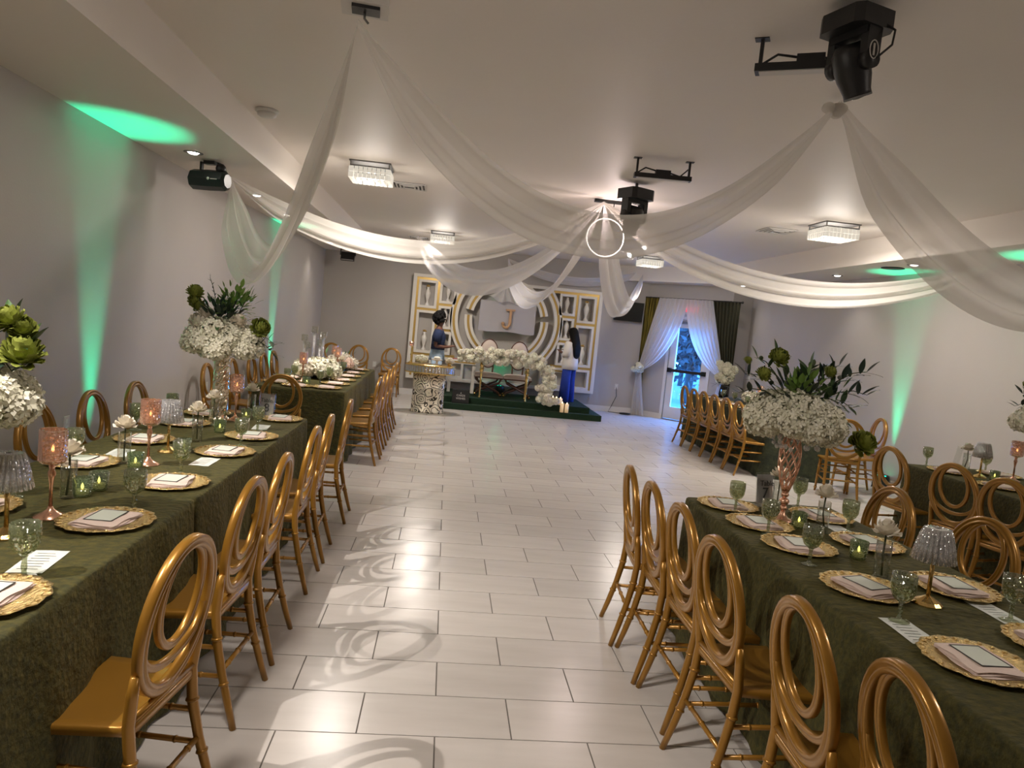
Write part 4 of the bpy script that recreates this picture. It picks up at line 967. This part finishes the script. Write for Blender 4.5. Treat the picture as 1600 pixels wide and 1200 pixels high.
def arc(name, r0, r1, a0, a1, mat, y0):
    n = max(8, int(abs(a1-a0)*18)); m = MB()
    P = lambda r, a, y: (r*math.cos(a), y, 1.69+r*math.sin(a))
    vs = []
    for i in range(n+1):
        a = a0+(a1-a0)*i/n; vs += [P(r0, a, y0), P(r1, a, y0), P(r1, a, 0), P(r0, a, 0)]
    fs = [(4*i+k, 4*i+(k+1) % 4, 4*i+4+(k+1) % 4, 4*i+4+k) for i in range(n) for k in range(4)]+[(0, 1, 2, 3), (4*n+3, 4*n+2, 4*n+1, 4*n)]
    m.add(vs, fs, 0, False).build(name, mat, bd)
D2 = math.radians
for (a0, a1) in ((D2(139), D2(233)), (D2(-53), D2(41))):
    arc('arch_white', .99, 1.05, a0, a1, 'panel_white', BY0); arc('arch_gold', 1.05, 1.10, a0, a1, 'gold_paint', BY0+.02); arc('arch_white', 1.10, 1.15, a0, a1, 'panel_white', BY0+.005)
for (a0, a1) in ((D2(12), D2(168)), (D2(176), D2(364))):
    arc('ring_white', .70, .755, a0, a1, 'panel_white', BY0); arc('ring_gold', .755, .805, a0, a1, 'gold_paint', BY0+.02); arc('ring_white', .805, .86, a0, a1, 'panel_white', BY0+.005)
# vases in the niches
def vase_mesh():
    return MB().lathe([(.045, 0), (.048, .012), (.022, .05), (.020, .08), (.045, .17), (.052, .21), (.035, .26), (.020, .29), (.028, .325), (.024, .325), (.016, .29), (0, .28)], 20).mesh('vase_body', 'ceramic')
vb = vase_mesh(); vt = MB(); [vt.ball((.02*math.cos(i*2.4), .02*math.sin(i*2.4), .335+.008*(i % 3)), .018, 7, 5) for i in range(5)]; vtm = vt.mesh('gold_filler', 'gold')
vlabels = {0: 'top of the outer left column', 1: 'top of the outer right column', 2: 'middle of the outer left column', 3: 'middle of the outer right column', 6: 'top of the inner left column', 7: 'top of the inner right column', 8: 'behind the woman in navy', 9: 'above the woman in white', 10: 'low inner left column', 11: 'low inner right column'}
for i, lb in vlabels.items():
    x0, x1, z0, z1 = NI[i]; t = thing('white_vase', f'white ceramic vase in the backdrop niche, {lb}', 'vase', ((x0+x1)/2, YF-.11, z0+.05), 0, 'white niche vases')
    k = 1.15 if z1-z0 > .45 else 1.02
    ob('vase_body', vb, t, (0, 0, 0), (0, 0, 0), (k, k, k)); ob('gold_filler', vtm, t, (0, 0, 0), (0, 0, 0), (k, k, k))
# screen under a grey cloth with a letter J
sc_ = thing('covered_screen', 'wall screen covered by a pale grey cloth inside the ring', 'screen', (1.20, YF-.26, 1.76))
MB().box(-.54, .54, 0, .05, -.28, .29).build('screen', 'black', sc_); MB().box(-.2, .2, .05, .256, -.15, .15).build('wall_bracket', 'black', sc_)
MB().grid(lambda u, v: Vector(((u-.5)*1.14, -.012-.006*math.sin(u*11+v*3), .315-v*(.615+.012*math.sin(u*9)))), 24, 12).build('cloth', 'screen_cloth', sc_)
m = MB(); pts = [(0, .16), (0, .05), (0, -.08), (-.012, -.145), (-.05, -.185), (-.10, -.185), (-.135, -.155), (-.14, -.115)]
m.tube([(x, 0, z) for x, z in pts], [.030, .030, .030, .030, .029, .028, .026, .028], 10); m.box(-.10, .085, -.022, .022, .15, .19)
m.ball((-.14, 0, -.11), .036, 12, 8); j = m.build('letter_j', 'gold_matte' if 'gold_matte' in MATS else 'gold_paint', None, (1.255, YF-.31, 1.745)); tag(j, 'gold letter J hung on the grey covered screen', 'letter')
# gathered white fabric above the screen
def fan(u, v):
    top = Vector((1.12+.10*(u-.5), 14.42, 2.40)); bot = Vector((.70+1.06*u, 14.43-.04*math.sin(u*PI), 2.10-.10*math.cos((u-.5)*5.6)*.5+.03*math.sin(u*17)))
    p = top.lerp(bot, v); p.y += .03*math.sin(u*34)*(.3+v)-.03*math.sin(v*PI); p.z -= .05*math.sin(v*PI)*abs(u-.5)*2; return p
tag(MB().grid(fan, 60, 10).build('gathered_sheer', 'sheer_white'), 'gathered white sheer fabric fanned over the top of the covered screen', 'drape')

# sweetheart table, garland, chairs
SZ = .22
tb = thing('sweetheart_table', 'white sweetheart table on gold spindle legs under a flower garland', 'table', (1.13, 13.38, SZ), D2(-4))
MB().box(-.66, .66, -.27, .27, .69, .735).build('tabletop', 'panel_white', tb)
for sx in (-1, 1):
    for sy in (-1, 1):
        prf = [(.030, 0), (.020, .02), (.012, .05), (.018, .30), (.024, .46), (.014, .47), (.036, .50), (.040, .525), (.034, .55), (.014, .56), (.038, .59), (.042, .615), (.034, .645), (.02, .655), (.03, .69)]
        MB().lathe(prf, 16, (sx*.43+.02, sy*.20, 0)).build('leg', 'gold', tb)
gl = thing('flower_garland', 'dense white flower garland along the sweetheart table, cascading to the floor', 'flower arrangement', (0, 0, 0)); rng = random.Random(9)
path = [(.32, 13.22, 1.0), (.7, 13.10, 1.02), (1.2, 13.06, 1.02), (1.65, 13.05, 1.00), (1.86, 13.02, .92), (1.93, 12.98, .72), (1.92, 12.96, .52), (1.86, 12.95, .36), (1.92, 12.95, .30), (2.06, 12.96, .29)]
P = [Vector(p) for p in path]; seg = [0]
for i in range(1, len(P)): seg.append(seg[-1]+(P[i]-P[i-1]).length)
nh = 165
for i in range(nh):
    s = seg[-1]*(i+.5)/nh; k = max(j for j in range(len(seg)) if seg[j] <= s); k = min(k, len(P)-2); p = P[k].lerp(P[k+1], (s-seg[k])/(seg[k+1]-seg[k]))
    w = .11 if k < 4 else .075
    q = p+Vector((rng.gauss(0, .03), rng.gauss(0, .05) if k < 4 else rng.gauss(0, .02), (rng.random()-.5)*2*w if k < 4 else rng.gauss(0, .02)))
    if k >= 4: q.x += (rng.random()-.5)*.20
    z = .046+.020*rng.random(); q.z = max(q.z, .22+z*.9 if q.y > 13.06 else .115+z*.9)
    ob('flower_head', (HYL[0], HYL[1], HYC)[i % 3], gl, q, (rng.random()*3, rng.random()*3, 0), (z, z, z))
def love_chair(x, y, rz, label):
    t = thing('oval_tufted_chair', label, 'chair', (x, y, SZ), rz)
    MB().lathe([(0, 0), (.15, 0), (.175, .02), (.17, .05), (.10, .062), (0, .06)], 32, (0, .235, .80), R=Matrix.Rotation(PI/2, 3, 'X') @ Matrix.Diagonal((1, 1.55, 1)).to_3x3()).build('back_cushion', 'cushion', t)
    m = MB()
    for (a, b_) in ((-.06, .88), (.06, .88), (0, .80), (-.06, .72), (.06, .72)): m.ball((a, .172, b_), .010, 8, 5)
    m.build('tufting_buttons', 'cushion', t)
    m = MB().tube([(.178*math.cos(a), .225, .80+.275*math.sin(a)) for a in [2*PI*i/32 for i in range(32)]], .016, 8, True); m.tube([(-.1, .23, .40), (-.11, .23, .58)], .015, 8); m.tube([(.1, .23, .40), (.11, .23, .58)], .015, 8); m.build('back_frame', 'wood_leg', t)
    m = MB(); m.grid(lambda u, v: Vector(((u-.5)*.54, (v-.5)*.46, .40+.045*(math.sin(PI*u)*math.sin(PI*v))**.4)), 12, 10); m.box(-.27, .27, -.23, .23, .36, .40); m.build('seat_cushion', 'cushion', t)
    MB().box(-.275, .275, -.235, .235, .335, .36).build('seat_rail', 'wood_leg', t)
    for sy in (-.20, .20):
        for s in (-1, 1): MB().tube([(s*.24, sy, .34), (s*.20, sy+s*.004, .26), (0, sy+s*.012, .17), (-s*.20, sy+s*.004, .08), (-s*.25, sy, 0)], [.020, .020, .018, .016, .014], 8).build('crossed_leg', 'wood_leg', t)
    for sx in (-1, 1):
        for sy in (-.20, .20): MB().lathe([(.018, 0), (.018, .04)], 10, (sx*.25, sy, 0)).build('gold_foot', 'gold', t)
love_chair(.88, 13.92, .05, 'cream oval tufted chair behind sweetheart table, at left')
love_chair(1.46, 13.92, -.05, 'cream oval tufted chair behind sweetheart table, at right')
for i, (x, y, h, lb) in enumerate(((1.99, 13.30, .17, 'tallest'), (2.09, 13.2, .13, 'second'), (2.16, 13.22, .12, 'third'), (2.24, 13.2, .12, 'fourth'), (2.24, 12.97, .17, 'front left'), (2.33, 12.97, .16, 'front right'))):
    t = thing('pillar_candle', f'lit pillar candle beside the garland, {lb} of the cluster', 'candle', (x, y, .22 if y > 13.06 else .11), 0, 'pillar candles on the stage')
    MB().lathe([(.036, 0), (.036, h), (.028, h-.006), (0, h-.008)], 18).build('wax_body', 'wax', t); MB().lathe([(.001, h-.006), (.008, h+.006), (.001, h+.028)], 8).build('flame', 'flame', t)
cb = thing('card_box', 'black box lettered for cards on the stage step', 'box', (.36, 12.97, .11), .04)
MB().box(-.155, .155, 0, .08, 0, .25).build('box', 'black', cb)
for (s, z, k) in (('&', .19, .035), ('CARDS', .145, .05), ('WISHES', .09, .05)): ob('lettering', text_mesh(s, k, 'plastic_white'), cb, (0, -.002, z), (PI/2, 0, 0))
def console(x0, x1, y, label):
    t = thing('console_table', label, 'table', ((x0+x1)/2, y, SZ)); h = (x1-x0)/2
    MB().box(-h, h, -.15, .15, .56, .62).build('tabletop', 'panel_white', t); MB().box(-h+.01, h-.01, -.152, -.15, .575, .605).build('gold_band', 'gold_paint', t)
    for s in (-1, 1): MB().box(s*(h-.03)-.03, s*(h-.03)+.03, -.13, .13, 0, .56).build('leg_panel', 'panel_white', t)
console(.10, .62, 14.0, 'white and gold console table behind the woman in navy'); console(2.0, 2.50, 14.05, 'white and gold console table beside the woman in white')
t = thing('red_book', 'thin red book lying on the console by woman in navy', 'book', (.28, 13.98, SZ+.621), .1); MB().box(-.11, .11, -.07, .07, 0, .02).build('pages', 'card_white', t); MB().box(-.115, .115, -.075, .075, .02, .028).build('cover', 'red_cover' if 'red_cover' in MATS else 'red_sign', t)

# cake table with crystal rim and rose-patterned drum
def rose_metal():
    m = bpy.data.materials.new('rose_metal'); m.use_nodes = True; MATS['rose_metal'] = m; nt = m.node_tree; b = nt.nodes['Principled BSDF']; L = nt.links
    tc = nt.nodes.new('ShaderNodeTexCoord'); nz = nt.nodes.new('ShaderNodeTexNoise'); nz.inputs['Scale'].default_value = 9
    v = nt.nodes.new('ShaderNodeTexVoronoi'); v.inputs['Scale'].default_value = 5.6
    ad = nt.nodes.new('ShaderNodeMixRGB'); ad.blend_type = 'ADD'; ad.inputs[0].default_value = .10
    L.new(tc.outputs['Object'], ad.inputs[1]); L.new(nz.outputs['Color'], ad.inputs[2]); L.new(tc.outputs['Object'], nz.inputs['Vector']); L.new(ad.outputs[0], v.inputs['Vector'])
    s1 = nt.nodes.new('ShaderNodeMath'); s1.operation = 'MULTIPLY'; s1.inputs[1].default_value = 30; L.new(v.outputs['Distance'], s1.inputs[0])
    n2 = nt.nodes.new('ShaderNodeMath'); n2.operation = 'MULTIPLY_ADD'; n2.inputs[1].default_value = 5.5; L.new(nz.outputs[0], n2.inputs[0]); L.new(s1.outputs[0], n2.inputs[2])
    s0 = nt.nodes.new('ShaderNodeMath'); s0.operation = 'SINE'; L.new(n2.outputs[0], s0.inputs[0])
    s = nt.nodes.new('ShaderNodeMath'); s.operation = 'MULTIPLY_ADD'; s.inputs[1].default_value = .5; s.inputs[2].default_value = .5; L.new(s0.outputs[0], s.inputs[0])
    cr = nt.nodes.new('ShaderNodeValToRGB'); cr.color_ramp.elements[0].position = .14; cr.color_ramp.elements[1].position = .26
    cr.color_ramp.elements[0].color = (.03, .022, .012, 1); cr.color_ramp.elements[1].color = (.80, .72, .58, 1)
    L.new(s.outputs[0], cr.inputs[0]); L.new(cr.outputs[0], b.inputs['Base Color']); b.inputs['Metallic'].default_value = .35; b.inputs['Roughness'].default_value = .35
rose_metal()
ck = thing('cake_table', 'oval cake table with rose-patterned metal drum and crystal rim', 'table', (-.22, 12.25, 0))
E = lambda r, z, a: r
SQ = Matrix.Diagonal((1, .62, 1)).to_3x3()
MB().lathe([(.29, .0), (.29, .02), (.275, .03), (.27, .35), (.285, .67)], 40, R=SQ).build('drum', 'rose_metal', ck)
MB().lathe([(.43, .668), (.435, .680), (.43, .692), (.40, .692)], 40, R=SQ).build('lower_ring', 'gold', ck); MB().lathe([(.43, .795), (.435, .808), (.43, .82), (0, .82)], 40, R=SQ).build('upper_ring', 'gold', ck)
m = MB()
for i in range(48):
    a = 2*PI*i/48; x, y = .42*math.cos(a), .42*.62*math.sin(a); m.cbox((x, y, .742), .021, .006, .05, 0, Matrix.Rotation(a+PI/2, 3, 'Z'))
m.build('crystal_prisms', 'crystal', ck)['kind'] = 'stuff'
MB().lathe([(.40, .672), (.40, .80)], 40, R=SQ).build('inner_band', 'gold_paint', ck)
t = thing('cake_stand', 'white pedestal cake stand on the cake table', 'cake stand', (-.12, 12.22, .821)); MB().lathe([(.06, 0), (.05, .01), (.018, .03), (.018, .07), (.09, .085), (.10, .10), (.0, .10)], 24).build('pedestal', 'ceramic', t)
MB().ball((0, 0, .12), .06, 12, 8, 0, (1, 1, .5)).build('cake', 'flower_cream', t)
t = thing('cake_stand', 'low glass bowl of white blooms on cake table left half', 'flower arrangement', (-.38, 12.22, .821)); t.name = 'bowl_of_blooms'; MB().lathe([(.04, 0), (.07, .03), (.072, .06), (0, .05)], 20).build('bowl', 'glass_clear', t)
for i in range(7): ob('flower_head', HYL[i % 2], t, (.06*math.cos(i*2.4)*(i > 0), .05*math.sin(i*2.4)*(i > 0), .08+.03*(i == 0)), (i, i, 0), (.05, .05, .05))
t = thing('small_bouquet', 'small bunch of white blooms on cake table right end', 'flower arrangement', (.10, 12.22, .821)); MB().lathe([(.03, 0), (.035, .05), (0, .045)], 16).build('cup', 'gold', t)
for i in range(4): ob('flower_head', HYC, t, (.03*math.cos(i*1.6), .03*math.sin(i*1.6), .08+.02*(i % 2)), (i, 0, 0), (.042, .042, .042))
t = thing('tall_candlestick', 'tall thin gold candle holder with rose-gold cup on cake table', 'candle holder', (-.57, 12.25, .821)); MB().lathe([(.04, 0), (.035, .01), (.008, .03), (.007, .12), (.014, .14), (.007, .16), (.006, .27), (.012, .28)], 14).build('stem', 'gold', t); MB().lathe([(.012, .278), (.04, .29), (.045, .36), (.042, .36), (.036, .29), (0, .285)], 20).build('cup', 'rose_glass', t)

# ---------------------------------------------------------------- curtains round the door
def cs(s, d, z): return cw(s, d, z)
ct = thing('curtain_rod', 'dark curtain rod above the glazed door', 'curtain rod', (0, 0, 0))
MB().tube([cs(.0, .13, 2.47), cs(2.07, .13, 2.47)], .014, 8).build('rod', 'black', ct)
for s in (.05, 1.80): MB().tube([cs(s, .0, 2.49), cs(s, .13, 2.47)], .008, 6).build('bracket', 'black', ct)
m = MB(); m.ball(cs(2.08, .13, 2.47), .025, 10, 7); m.build('finial', 'black', ct)
def drape(name, label, mat, L, R, zs, d0=.16, amp=.030, folds=7, nv=26):
    """L, R: s-positions of both edges at the heights zs"""
    def itp(A, z):
        for i in range(len(zs)-1):
            if zs[i] >= z >= zs[i+1]:
                f = (zs[i]-z)/(zs[i]-zs[i+1]); f = f*f*(3-2*f) if False else f; return A[i]+(A[i+1]-A[i])*f
        return A[-1]
    def fn(u, v):
        z = zs[0]+(zs[-1]-zs[0])*v; l, r = itp(L, z), itp(R, z); w = r-l
        return cs(l+w*u, d0+amp*math.sin(u*folds*2*PI+.4*math.sin(v*5))*min(1, .35+w*2), z)
    return tag(MB().grid(fn, folds*9, nv).build(name, mat), label, 'curtain')
drape('gold_curtain', 'glossy gold-olive curtain panel at left of the glazed door', 'curtain_gold', [.0, .0, .0, -.0, .0], [.40, .36, .16, .12, .16], [2.47, 1.7, 1.0, .9, .02], .13, .022, 9)
drape('olive_curtain', 'dark olive curtain panel at right of the glazed door', 'curtain_olive', [1.50, 1.58, 1.80, 1.84, 1.80], [2.05, 2.05, 2.04, 2.02, 2.05], [2.47, 1.7, 1.0, .9, .02], .13, .022, 8)
def sweep(name, label, T0, T1, tie, tz, d0=.20, inner=1):
    """sheer panel gathered from the rod to a tie point, the inner edge hanging in a deep curve"""
    def fn(u, v):
        s0 = T0+(T1-T0)*u; p0 = (s0, 2.47); e = (tie+(u-.5)*.07, tz+(-.05 if inner > 0 else -.05)*u)
        q = u if inner > 0 else 1-u
        s = p0[0]+(e[0]-p0[0])*(v**(1.0+1.0*q)); z = p0[1]+(e[1]-p0[1])*v-.22*q*math.sin(PI*v)*v
        g = 1-.6*v
        return cs(s, d0+.028*math.sin(u*44+v*1.5)*g, z)
    return tag(MB().grid(fn, 72, 30).build(name, 'sheer_white'), label, 'curtain')
sweep('sheer_curtain', 'white sheer curtain swept left to its flower tieback', .36, .99, .07, .98, inner=1)
sweep('sheer_curtain', 'white sheer curtain swept right to its flower tieback', .97, 1.52, 1.90, .98, inner=-1)
drape('sheer_tail', 'white sheer tail falling to the floor below left flower tieback', 'sheer_white', [.03, .0, -.02], [.13, .20, .30], [.96, .5, .01], .22, .028, 5, 14)
drape('sheer_tail', 'white sheer tail falling below right flower tieback', 'sheer_white', [1.84, 1.76, 1.72], [1.94, 1.98, 2.0], [.96, .5, .01], .22, .028, 5, 14)
def tieback(s, z, label):
    c = cs(s, .26, z); t = thing('flower_tieback', label, 'flower arrangement', c, 0, 'flower tiebacks'); rng = random.Random(label)
    for i in range(13):
        d = Vector((rng.gauss(0, 1), rng.gauss(0, 1), rng.gauss(0, 1))).normalized()*.085; k = .052; ob('flower_head', HYL[i % 2], t, d, (rng.random(), rng.random(), 0), (k, k, k))
    fluff(t, (0, 0, 0), .11, 6, .07, LFD, rng)
tieback(.06, .98, 'round white flower tieback on the left sheer curtain'); tieback(1.90, .98, 'round white flower tieback on the right sheer curtain')

# ---------------------------------------------------------------- wall details
tv = thing('television', 'small black television on the far wall left of gold curtain', 'television', (3.72, YF, 2.15)); MB().box(-.30, .30, -.14, -.08, -.20, .20, 0, Matrix.Rotation(.12, 3, 'X')).build('panel', 'black_gloss', tv); MB().box(-.06, .06, -.10, 0, -.06, .06).build('wall_mount', 'black', tv)
def outlet(loc, rz, label):
    t = thing('wall_outlet', label, 'outlet', loc, rz, 'wall outlets'); MB().box(-.036, .036, -.006, 0, -.058, .058).build('plate', 'plastic_white', t); m = MB()
    for z in (-.022, .022): m.box(-.016, .016, -.008, -.006, z-.014, z+.014)
    m.build('sockets', 'card_white', t)
d = ray(585, 569); p = CPOS+d*(YF/d.y); outlet((p.x, YF, p.z), 0, 'white outlet on far wall between two chairs')
d = ray(963, 604); p = CPOS+d*(YF/d.y); outlet((p.x, YF, p.z), 0, 'white outlet on far wall right of the backdrop, with cords')
MB_c = MB(); cpts = [Vector((p.x, YF-.01, p.z-.02)), Vector((p.x+.01, YF-.05, p.z-.2)), Vector((p.x-.08, YF-.05, .12)), Vector((p.x-.15, YF-.12, .012)), Vector((p.x+.15, YF-.2, .012)), Vector((p.x+.35, YF-.16, .012))]
tag(MB_c.tube(cpts, .006, 6).build('power_cord', 'black'), 'thin cord hanging from the far wall outlet to the floor', 'cord')
for (a, b_, lb) in ((103, 663, 'white outlet on left wall behind the second wall-side chair'), (322, 605, 'white outlet on left wall near the glitter column')):
    d = ray(a, b_); p = CPOS+d*(XL/d.x); outlet((XL, p.y, p.z), PI/2, lb)
d = ray(1161, 588); p = CPOS+d*(XR/d.x); outlet((XR, min(p.y, 13.2), p.z), -PI/2, 'white switch plate on right wall beyond the curtains')
m = MB()
for k in range(3): m.tube([(.10*math.cos(a)*(1+.2*math.sin(a*2+k)), .06*math.sin(a)*(1+.2*k), .008+.008*k) for a in [2*PI*i/20 for i in range(20)]], .007, 6, True)
tag(m.build('cable_coil', 'black', None, tuple(cs(-.03, .42, 0))), 'dark cable coiled on floor below the gold curtain', 'cable')

# ---------------------------------------------------------------- two people
def skin_body(name, J, E, mat):
    """one continuous body grown over a joint skeleton"""
    me = bpy.data.meshes.new(name); keys = list(J); ix = {k: i for i, k in enumerate(keys)}
    me.from_pydata([J[k][0] for k in keys], [(ix[a], ix[b_]) for a, b_ in E], [])
    o = bpy.data.objects.new(name, me); COL.objects.link(o)
    o.modifiers.new('skin', 'SKIN')
    sv = me.skin_vertices[0].data
    for k in keys: r = J[k][1]; sv[ix[k]].radius = r if isinstance(r, tuple) else (r, r); sv[ix[k]].use_root = (k == 'pelvis')
    s = o.modifiers.new('sub', 'SUBSURF'); s.levels = 2; s.render_levels = 2
    dg = bpy.context.evaluated_depsgraph_get(); ev = o.evaluated_get(dg); nm = bpy.data.meshes.new_from_object(ev, depsgraph=dg)
    bpy.data.objects.remove(o); nm.materials.clear(); nm.materials.append(MATS[mat])
    for p in nm.polygons: p.use_smooth = True
    return nm
def loft(rings, n=18, mb=None):
    m = mb or MB(); vs = []
    for (c, rx, ry) in rings: vs += [(c[0]+rx*math.cos(2*PI*i/n), c[1]+ry*math.sin(2*PI*i/n), c[2]) for i in range(n)]
    fs = [(j*n+i, j*n+(i+1) % n, (j+1)*n+(i+1) % n, (j+1)*n+i) for j in range(len(rings)-1) for i in range(n)]+[tuple(range(n-1, -1, -1)), tuple((len(rings)-1)*n+i for i in range(n))]
    return m.add(vs, fs)
def person(loc, rz, scale, label, arms, feet=.10):
    t = thing('person', label, 'person', loc, rz); t.scale = (scale, scale, scale)
    J = dict(pelvis=((0, 0, .88), (.145, .10)), waist=((0, 0, 1.03), (.115, .085)), chest=((0, .01, 1.20), (.135, .095)), collar=((0, 0, 1.335), (.085, .06)), neck=((0, .005, 1.41), .046), jaw=((0, .032, 1.475), (.052, .055)), skull=((0, .015, 1.555), (.072, .088)), crown=((0, .005, 1.615), (.052, .062)))
    E = [('pelvis', 'waist'), ('waist', 'chest'), ('chest', 'collar'), ('collar', 'neck'), ('neck', 'jaw'), ('jaw', 'skull'), ('skull', 'crown')]
    for s, nm in ((-1, 'l'), (1, 'r')):
        J['hip'+nm] = ((s*.085, 0, .82), .088); J['knee'+nm] = ((s*.095, .02, .47), .055); J['ankle'+nm] = ((s*feet, -.01, .085), .036); J['toe'+nm] = ((s*(feet+.01), .12, .035), (.035, .026))
        E += [('pelvis', 'hip'+nm), ('hip'+nm, 'knee'+nm), ('knee'+nm, 'ankle'+nm), ('ankle'+nm, 'toe'+nm)]
        sh, el, wr, hd = arms[nm]
        J['sh'+nm] = ((s*.155, 0, 1.315), .052); J['el'+nm] = (el, .040); J['wr'+nm] = (wr, .026); J['pa'+nm] = (hd, (.030, .018))
        E += [('collar', 'sh'+nm), ('sh'+nm, 'el'+nm), ('el'+nm, 'wr'+nm), ('wr'+nm, 'pa'+nm)]
        w, h = Vector(wr), Vector(hd); d = (h-w).normalized(); side = d.cross(Vector((0, 0, 1))).normalized(); dn = d.cross(side).normalized()
        for k, (o_, L) in enumerate(((-.024, .060), (-.008, .068), (.008, .066), (.022, .052))):
            a = h+side*o_+d*.012; b1 = a+d*L*.55; c1 = b1+d*L*.4+dn*L*.25
            J[f'f{k}a'+nm] = (tuple(b1), .0085); J[f'f{k}b'+nm] = (tuple(c1), .0070); E += [('pa'+nm, f'f{k}a'+nm), (f'f{k}a'+nm, f'f{k}b'+nm)]
        a = w+d*.03+side*s*-.03; J['th'+nm] = (tuple(a+d*.03), .010); E.append(('wr'+nm, 'th'+nm))
    ob('body', skin_body('body', J, E, 'skin'), t)
    m = MB()
    for s in (-1, 1): m.ball((s*.030, .094, 1.555), .010, 8, 6)
    m.build('eyes', 'ceramic', t); m = MB().ball((0, .108, 1.525), .013, 8, 6, 0, (.8, 1, 1.3)); m.build('nose', 'skin', t); MB().ball((0, .095, 1.485), .016, 8, 5, 0, (1.3, .6, .5)).build('mouth', 'skin', t)
    m = MB()
    for s in (-1, 1): m.ball((s*.075, .01, 1.54), .020, 8, 6, 0, (.4, .8, 1.2))
    m.build('ears', 'skin', t)
    return t
# woman in a navy shirt, in profile, looking to the sweetheart table
A1 = dict(l=((0, 0, 0), (-.205, -.05, 1.06), (-.13, .16, 1.05), (-.10, .23, 1.07)), r=((0, 0, 0), (.205, -.05, 1.06), (.13, .16, 1.05), (.10, .23, 1.07)))
w1 = person((-.14, 13.35, 0), -PI/2, 1.045, 'woman in navy tee and pale jeans standing behind the cake table', A1)
m = loft([((0, 0, 1.00), .165, .125), ((0, 0, 1.10), .160, .122), ((0, .01, 1.22), .175, .128), ((0, 0, 1.31), .175, .095), ((0, 0, 1.365), .085, .070)])
for s in (-1, 1): m.tube([(s*.13, 0, 1.325), (s*.175, -.012, 1.25), (s*.20, -.035, 1.13)], [.068, .072, .070], 12)
m.build('navy_tee', 'navy_shirt', w1)
m = loft([((0, 0, .80), .178, .140), ((0, 0, .88), .172, .138), ((0, 0, 1.02), .150, .115)])
for s in (-1, 1): m.tube([(s*.085, 0, .86), (s*.095, .01, .5), (s*.10, -.005, .07)], [.105, .088, .080], 14)
m.build('jeans', 'denim', w1)
m = MB(); rng = random.Random(4)
for i in range(60):
    d = Vector((rng.gauss(0, 1), rng.gauss(-.45, .8), rng.gauss(.25, .9))).normalized()
    if d.y > .45 and d.z < .55: continue
    m.ball((d.x*.095, .005+d.y*.115, 1.555+d.z*.105), .038, 7, 5)
m.ball((0, 0, 1.57), .105, 12, 8, 0, (.85, 1.0, 1)); m.build('curly_hair', 'hair', w1)
m = MB()
for s in (-1, 1): m.tube([(s*.032+.022*math.cos(a), .105, 1.553+.018*math.sin(a)) for a in [2*PI*i/14 for i in range(14)]], .0028, 5, True); m.tube([(s*.054, .105, 1.556), (s*.078, .02, 1.555)], .0025, 5)
m.build('glasses', 'plastic_white', w1)
m = MB()
for s in (-1, 1): m.ball((s*.11, .05, .035), .05, 10, 6, 0, (.85, 2.0, .7))
m.build('shoes', 'plastic_white', w1)
# woman in a white shirt seen from behind
A2 = dict(l=((0, 0, 0), (-.225, -.01, 1.06), (-.16, .17, 1.10), (-.13, .23, 1.13)), r=((0, 0, 0), (.225, -.01, 1.06), (.16, .17, 1.10), (.13, .23, 1.13)))
w2 = person((2.44, 13.72, .22), D2(52), .885, 'woman with long black hair in white shirt and blue wide jeans', A2, .11)
m = loft([((0, 0, .74), .215, .165), ((0, 0, .85), .212, .165), ((0, 0, 1.02), .195, .150), ((0, .01, 1.22), .198, .142), ((0, 0, 1.32), .180, .100), ((0, 0, 1.375), .085, .072)])
for s in (-1, 1): m.tube([(s*.14, 0, 1.32), (s*.19, -.005, 1.22), (s*.225, -.01, 1.06), (s*.205, .06, 1.05)], [.080, .086, .080, .070], 12)
m.build('white_shirt', 'white_shirt', w2)
m = loft([((0, 0, .74), .180, .135), ((0, 0, .88), .165, .125), ((0, 0, 1.0), .13, .10)])
for s in (-1, 1): m.tube([(s*.095, 0, .84), (s*.108, .01, .5), (s*.122, .01, .02)], [.104, .102, .118], 16)
m.build('wide_jeans', 'jeans_blue', w2)
m = loft([((0, -.13, .98), .06, .02), ((0, -.14, 1.04), .12, .045), ((.01, -.125, 1.2), .15, .065), ((0, -.085, 1.36), .135, .085), ((0, -.035, 1.48), .115, .105), ((0, -.005, 1.57), .105, .112), ((0, -.005, 1.64), .075, .08), ((0, -.01, 1.665), .02, .02)])
m.build('long_hair', 'hair', w2)
m = MB()
for s in (-1, 1): m.ball((s*.12, .06, .03), .05, 10, 6, 0, (.85, 2.0, .6))
m.build('shoes', 'plastic_white', w2)
